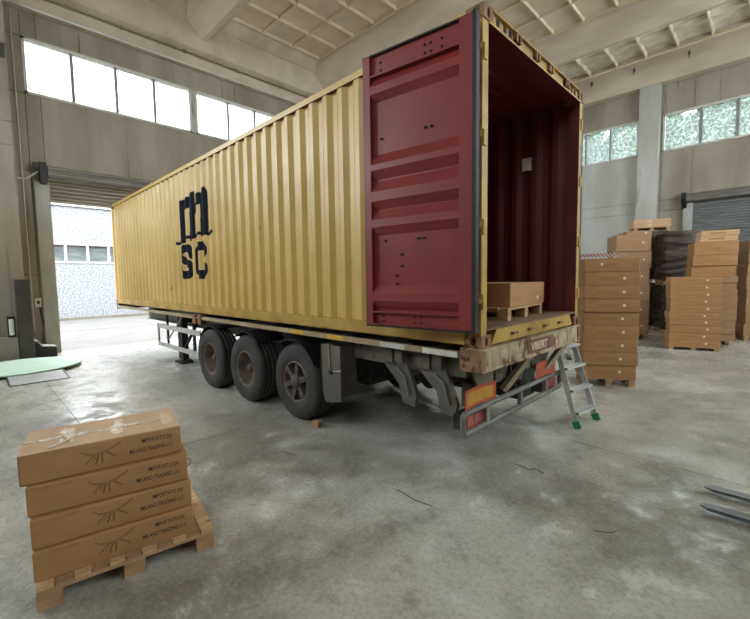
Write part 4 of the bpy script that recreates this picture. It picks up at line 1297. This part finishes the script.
# ================================================================== LADDER
ld = thing('step_ladder', 'small aluminium ladder with four treads and green feet behind the trailer', 'ladder', (.1, 2.45, 0))
fLp, fRp = Vector((-.01, -.24, 0)), Vector((.07, .25, 0))
tLp, tRp = Vector((-.285, -.235, 1.02)), Vector((-.235, .215, 1.02))
for f_, t_ in ((fLp, tLp), (fRp, tRp)):
    d = (t_ - f_)
    rail = MB().bar(f_ + d * .07, t_, .025, .065, up=(1, 0, .3)).build('rail', M['alu'], ld)
    q = MB().bar(f_ + Vector((.012, 0, 0)), f_ + d * .085, .042, .085, up=(1, 0, .3)); q.build('foot_cap', M['green'], rail)
for k, s in enumerate((.19, .46, .73, .985)):
    a = fLp.lerp(tLp, s); b = fRp.lerp(tRp, s)
    e_ = (b - a).normalized(); a = a - e_ * .015; b = b + e_ * .015
    tr_ = MB().bar(a + Vector((.03, 0, 0)), b + Vector((.03, 0, 0)), .10, .028, up=(0, 0, 1)).build('tread', M['alu'], ld)
    MB().bar(a - e_ * .012 + Vector((.06, 0, 0)), a + Vector((.06, 0, 0)), .03, .03).build('end_plug', M['green'], tr_)

# ================================================================== FORKLIFT FORKS
fk = thing('forklift_carriage', 'pair of dark steel forklift forks reaching in at the right edge', 'forklift forks', (2.6, 1.2, 0))
for y in (1.375, .985):
    pr = [(1.44, .045), (1.50, .035), (2.62, .025), (2.70, .03), (2.70, .62), (2.645, .62), (2.645, .09), (2.60, .075), (1.50, .058), (1.44, .052)]
    q = MB(); n = len(pr)
    # tapered tip
    pts = []
    for s in (-1, 1):
        for x, z in pr:
            hw = .055 if x > 1.49 else .018
            if 1.49 < x < 1.51: hw = .05
            pts.append((x - 2.6 + (y - .985) * -.03, y - 1.2 + s * hw + (x - 1.44) * .02, z))
    q.poly(pts, [tuple(range(n - 1, -1, -1)), tuple(range(n, 2 * n))] + [(i, (i + 1) % n, n + (i + 1) % n, n + i) for i in range(n)])
    q.build('fork', M['fork'], fk)
for z in (.14, .5): MB().box(.1, -.55, z, .14, .6, z + .12).build('carriage_bar', M['dark_steel'], fk)
for z in (.9, 1.6, 2.12): MB().box(.16, -.3, z, .22, .35, z + .08).build('mast_cross_bar', M['dark_steel'], fk)
for y in (-.35, .4):
    MB().box(.14, y - .05, 0, .26, y + .05, 2.2).build('mast_upright', M['dark_steel'], fk)

# ================================================================== STRETCH WRAPPER AT THE LEFT EDGE
sw = thing('stretch_wrapper', 'pallet wrapping machine with pale green turntable and dark mast at left', 'wrapping machine', (-11.0, -2.3, 0))
q = MB().lathe([(0, .09), (1.07, .09), (1.08, .085), (1.08, .06), (0, .06)], 56, 'z'); q.v = [(x + .80, y - .05, z) for x, y, z in q.v]
q.build('turntable', M['mint'], sw)
q = MB().lathe([(0, .06), (.96, .06), (.96, .0), (0, .0)], 48, 'z'); q.v = [(x + .80, y - .05, z) for x, y, z in q.v]
q.build('turntable_base', M['gasket'], sw)
q = MB().prism([(1.80, .0), (1.80, .055), (1.86, .055), (2.62, .012), (2.62, 0)], 1, -.36, .52)
lr = q.build('loading_ramp', M['ramp'], sw)
MB().prism([(1.78, .0), (1.78, .062), (1.86, .062), (2.64, .016), (2.64, 0)], 1, -.385, -.362).build('ramp_edge', M['gasket'], lr)
MB().prism([(1.78, .0), (1.78, .062), (1.86, .062), (2.64, .016), (2.64, 0)], 1, .522, .545).build('ramp_edge', M['gasket'], lr)
MB().box(2.622, -.36, 0, 2.645, .52, .014).build('ramp_edge', M['gasket'], lr)
q = MB().box(-.92, .02, .0, -.62, .30, 2.04); q.build('mast', M['mast'], sw)
MB().box(-.93, .302, .1, -.66, .306, 2.0).build('mast_edge', M['white_plastic'], sw)
q = MB().prism([(.30, 0), (.30, .46), (.38, .42), (.46, .30), (.74, .26), (.76, .24), (.76, 0)], 0, -.92, -.70); q.build('drive_housing', M['gasket'], sw)
q = MB().prism([(.30, .46), (.38, .42), (.46, .30), (.74, .26), (.76, .24), (.76, .27), (.74, .29), (.47, .33), (.39, .45), (.30, .49)], 0, -.93, -.69); q.build('housing_edge', M['white_plastic'], sw)
MB().box(-.98, -.75, .0, -.66, .0, .6).build('control_base', M['machine_grey'], sw)
q = MB().box(-.86, -.17, .6, -.70, -.02, 1.12); fc = q.build('film_carriage', M['gasket'], sw)
MB().lathe([(0, 0), (.05, 0), (.05, .4), (0, .4)], 16, 'z').build('film_roll', M['white_plastic'], fc, loc=(-.68, -.1, .66))

# ---- short floor cracks built as thin dark strips, and tiny scraps
for k, (pts, w) in enumerate((([(-.05, .75), (.12, .72), (.16, .78), (.26, .74)], .012), ([(-.58, -.47), (-.35, -.50), (-.19, -.47)], .010), ([(-2.1, -.75), (-1.9, -.7)], .01), ([(.9, .1), (1.0, .16), (1.02, .2)], .008))):
    q = MB()
    for (a, b), (c, d) in zip(pts[:-1], pts[1:]):
        q.bar((a, b, .0008), (c, d, .0008), w, .0016)
    o = q.build('floor_mark', M['gasket'])
    tag(o, ('dark branching crack in the floor behind the trailer', 'thin dark crack in the floor in the middle foreground',
            'tiny dark scrap on the floor near the trailer wheels', 'tiny dark scrap on the floor beside the forks')[k], 'scrap')
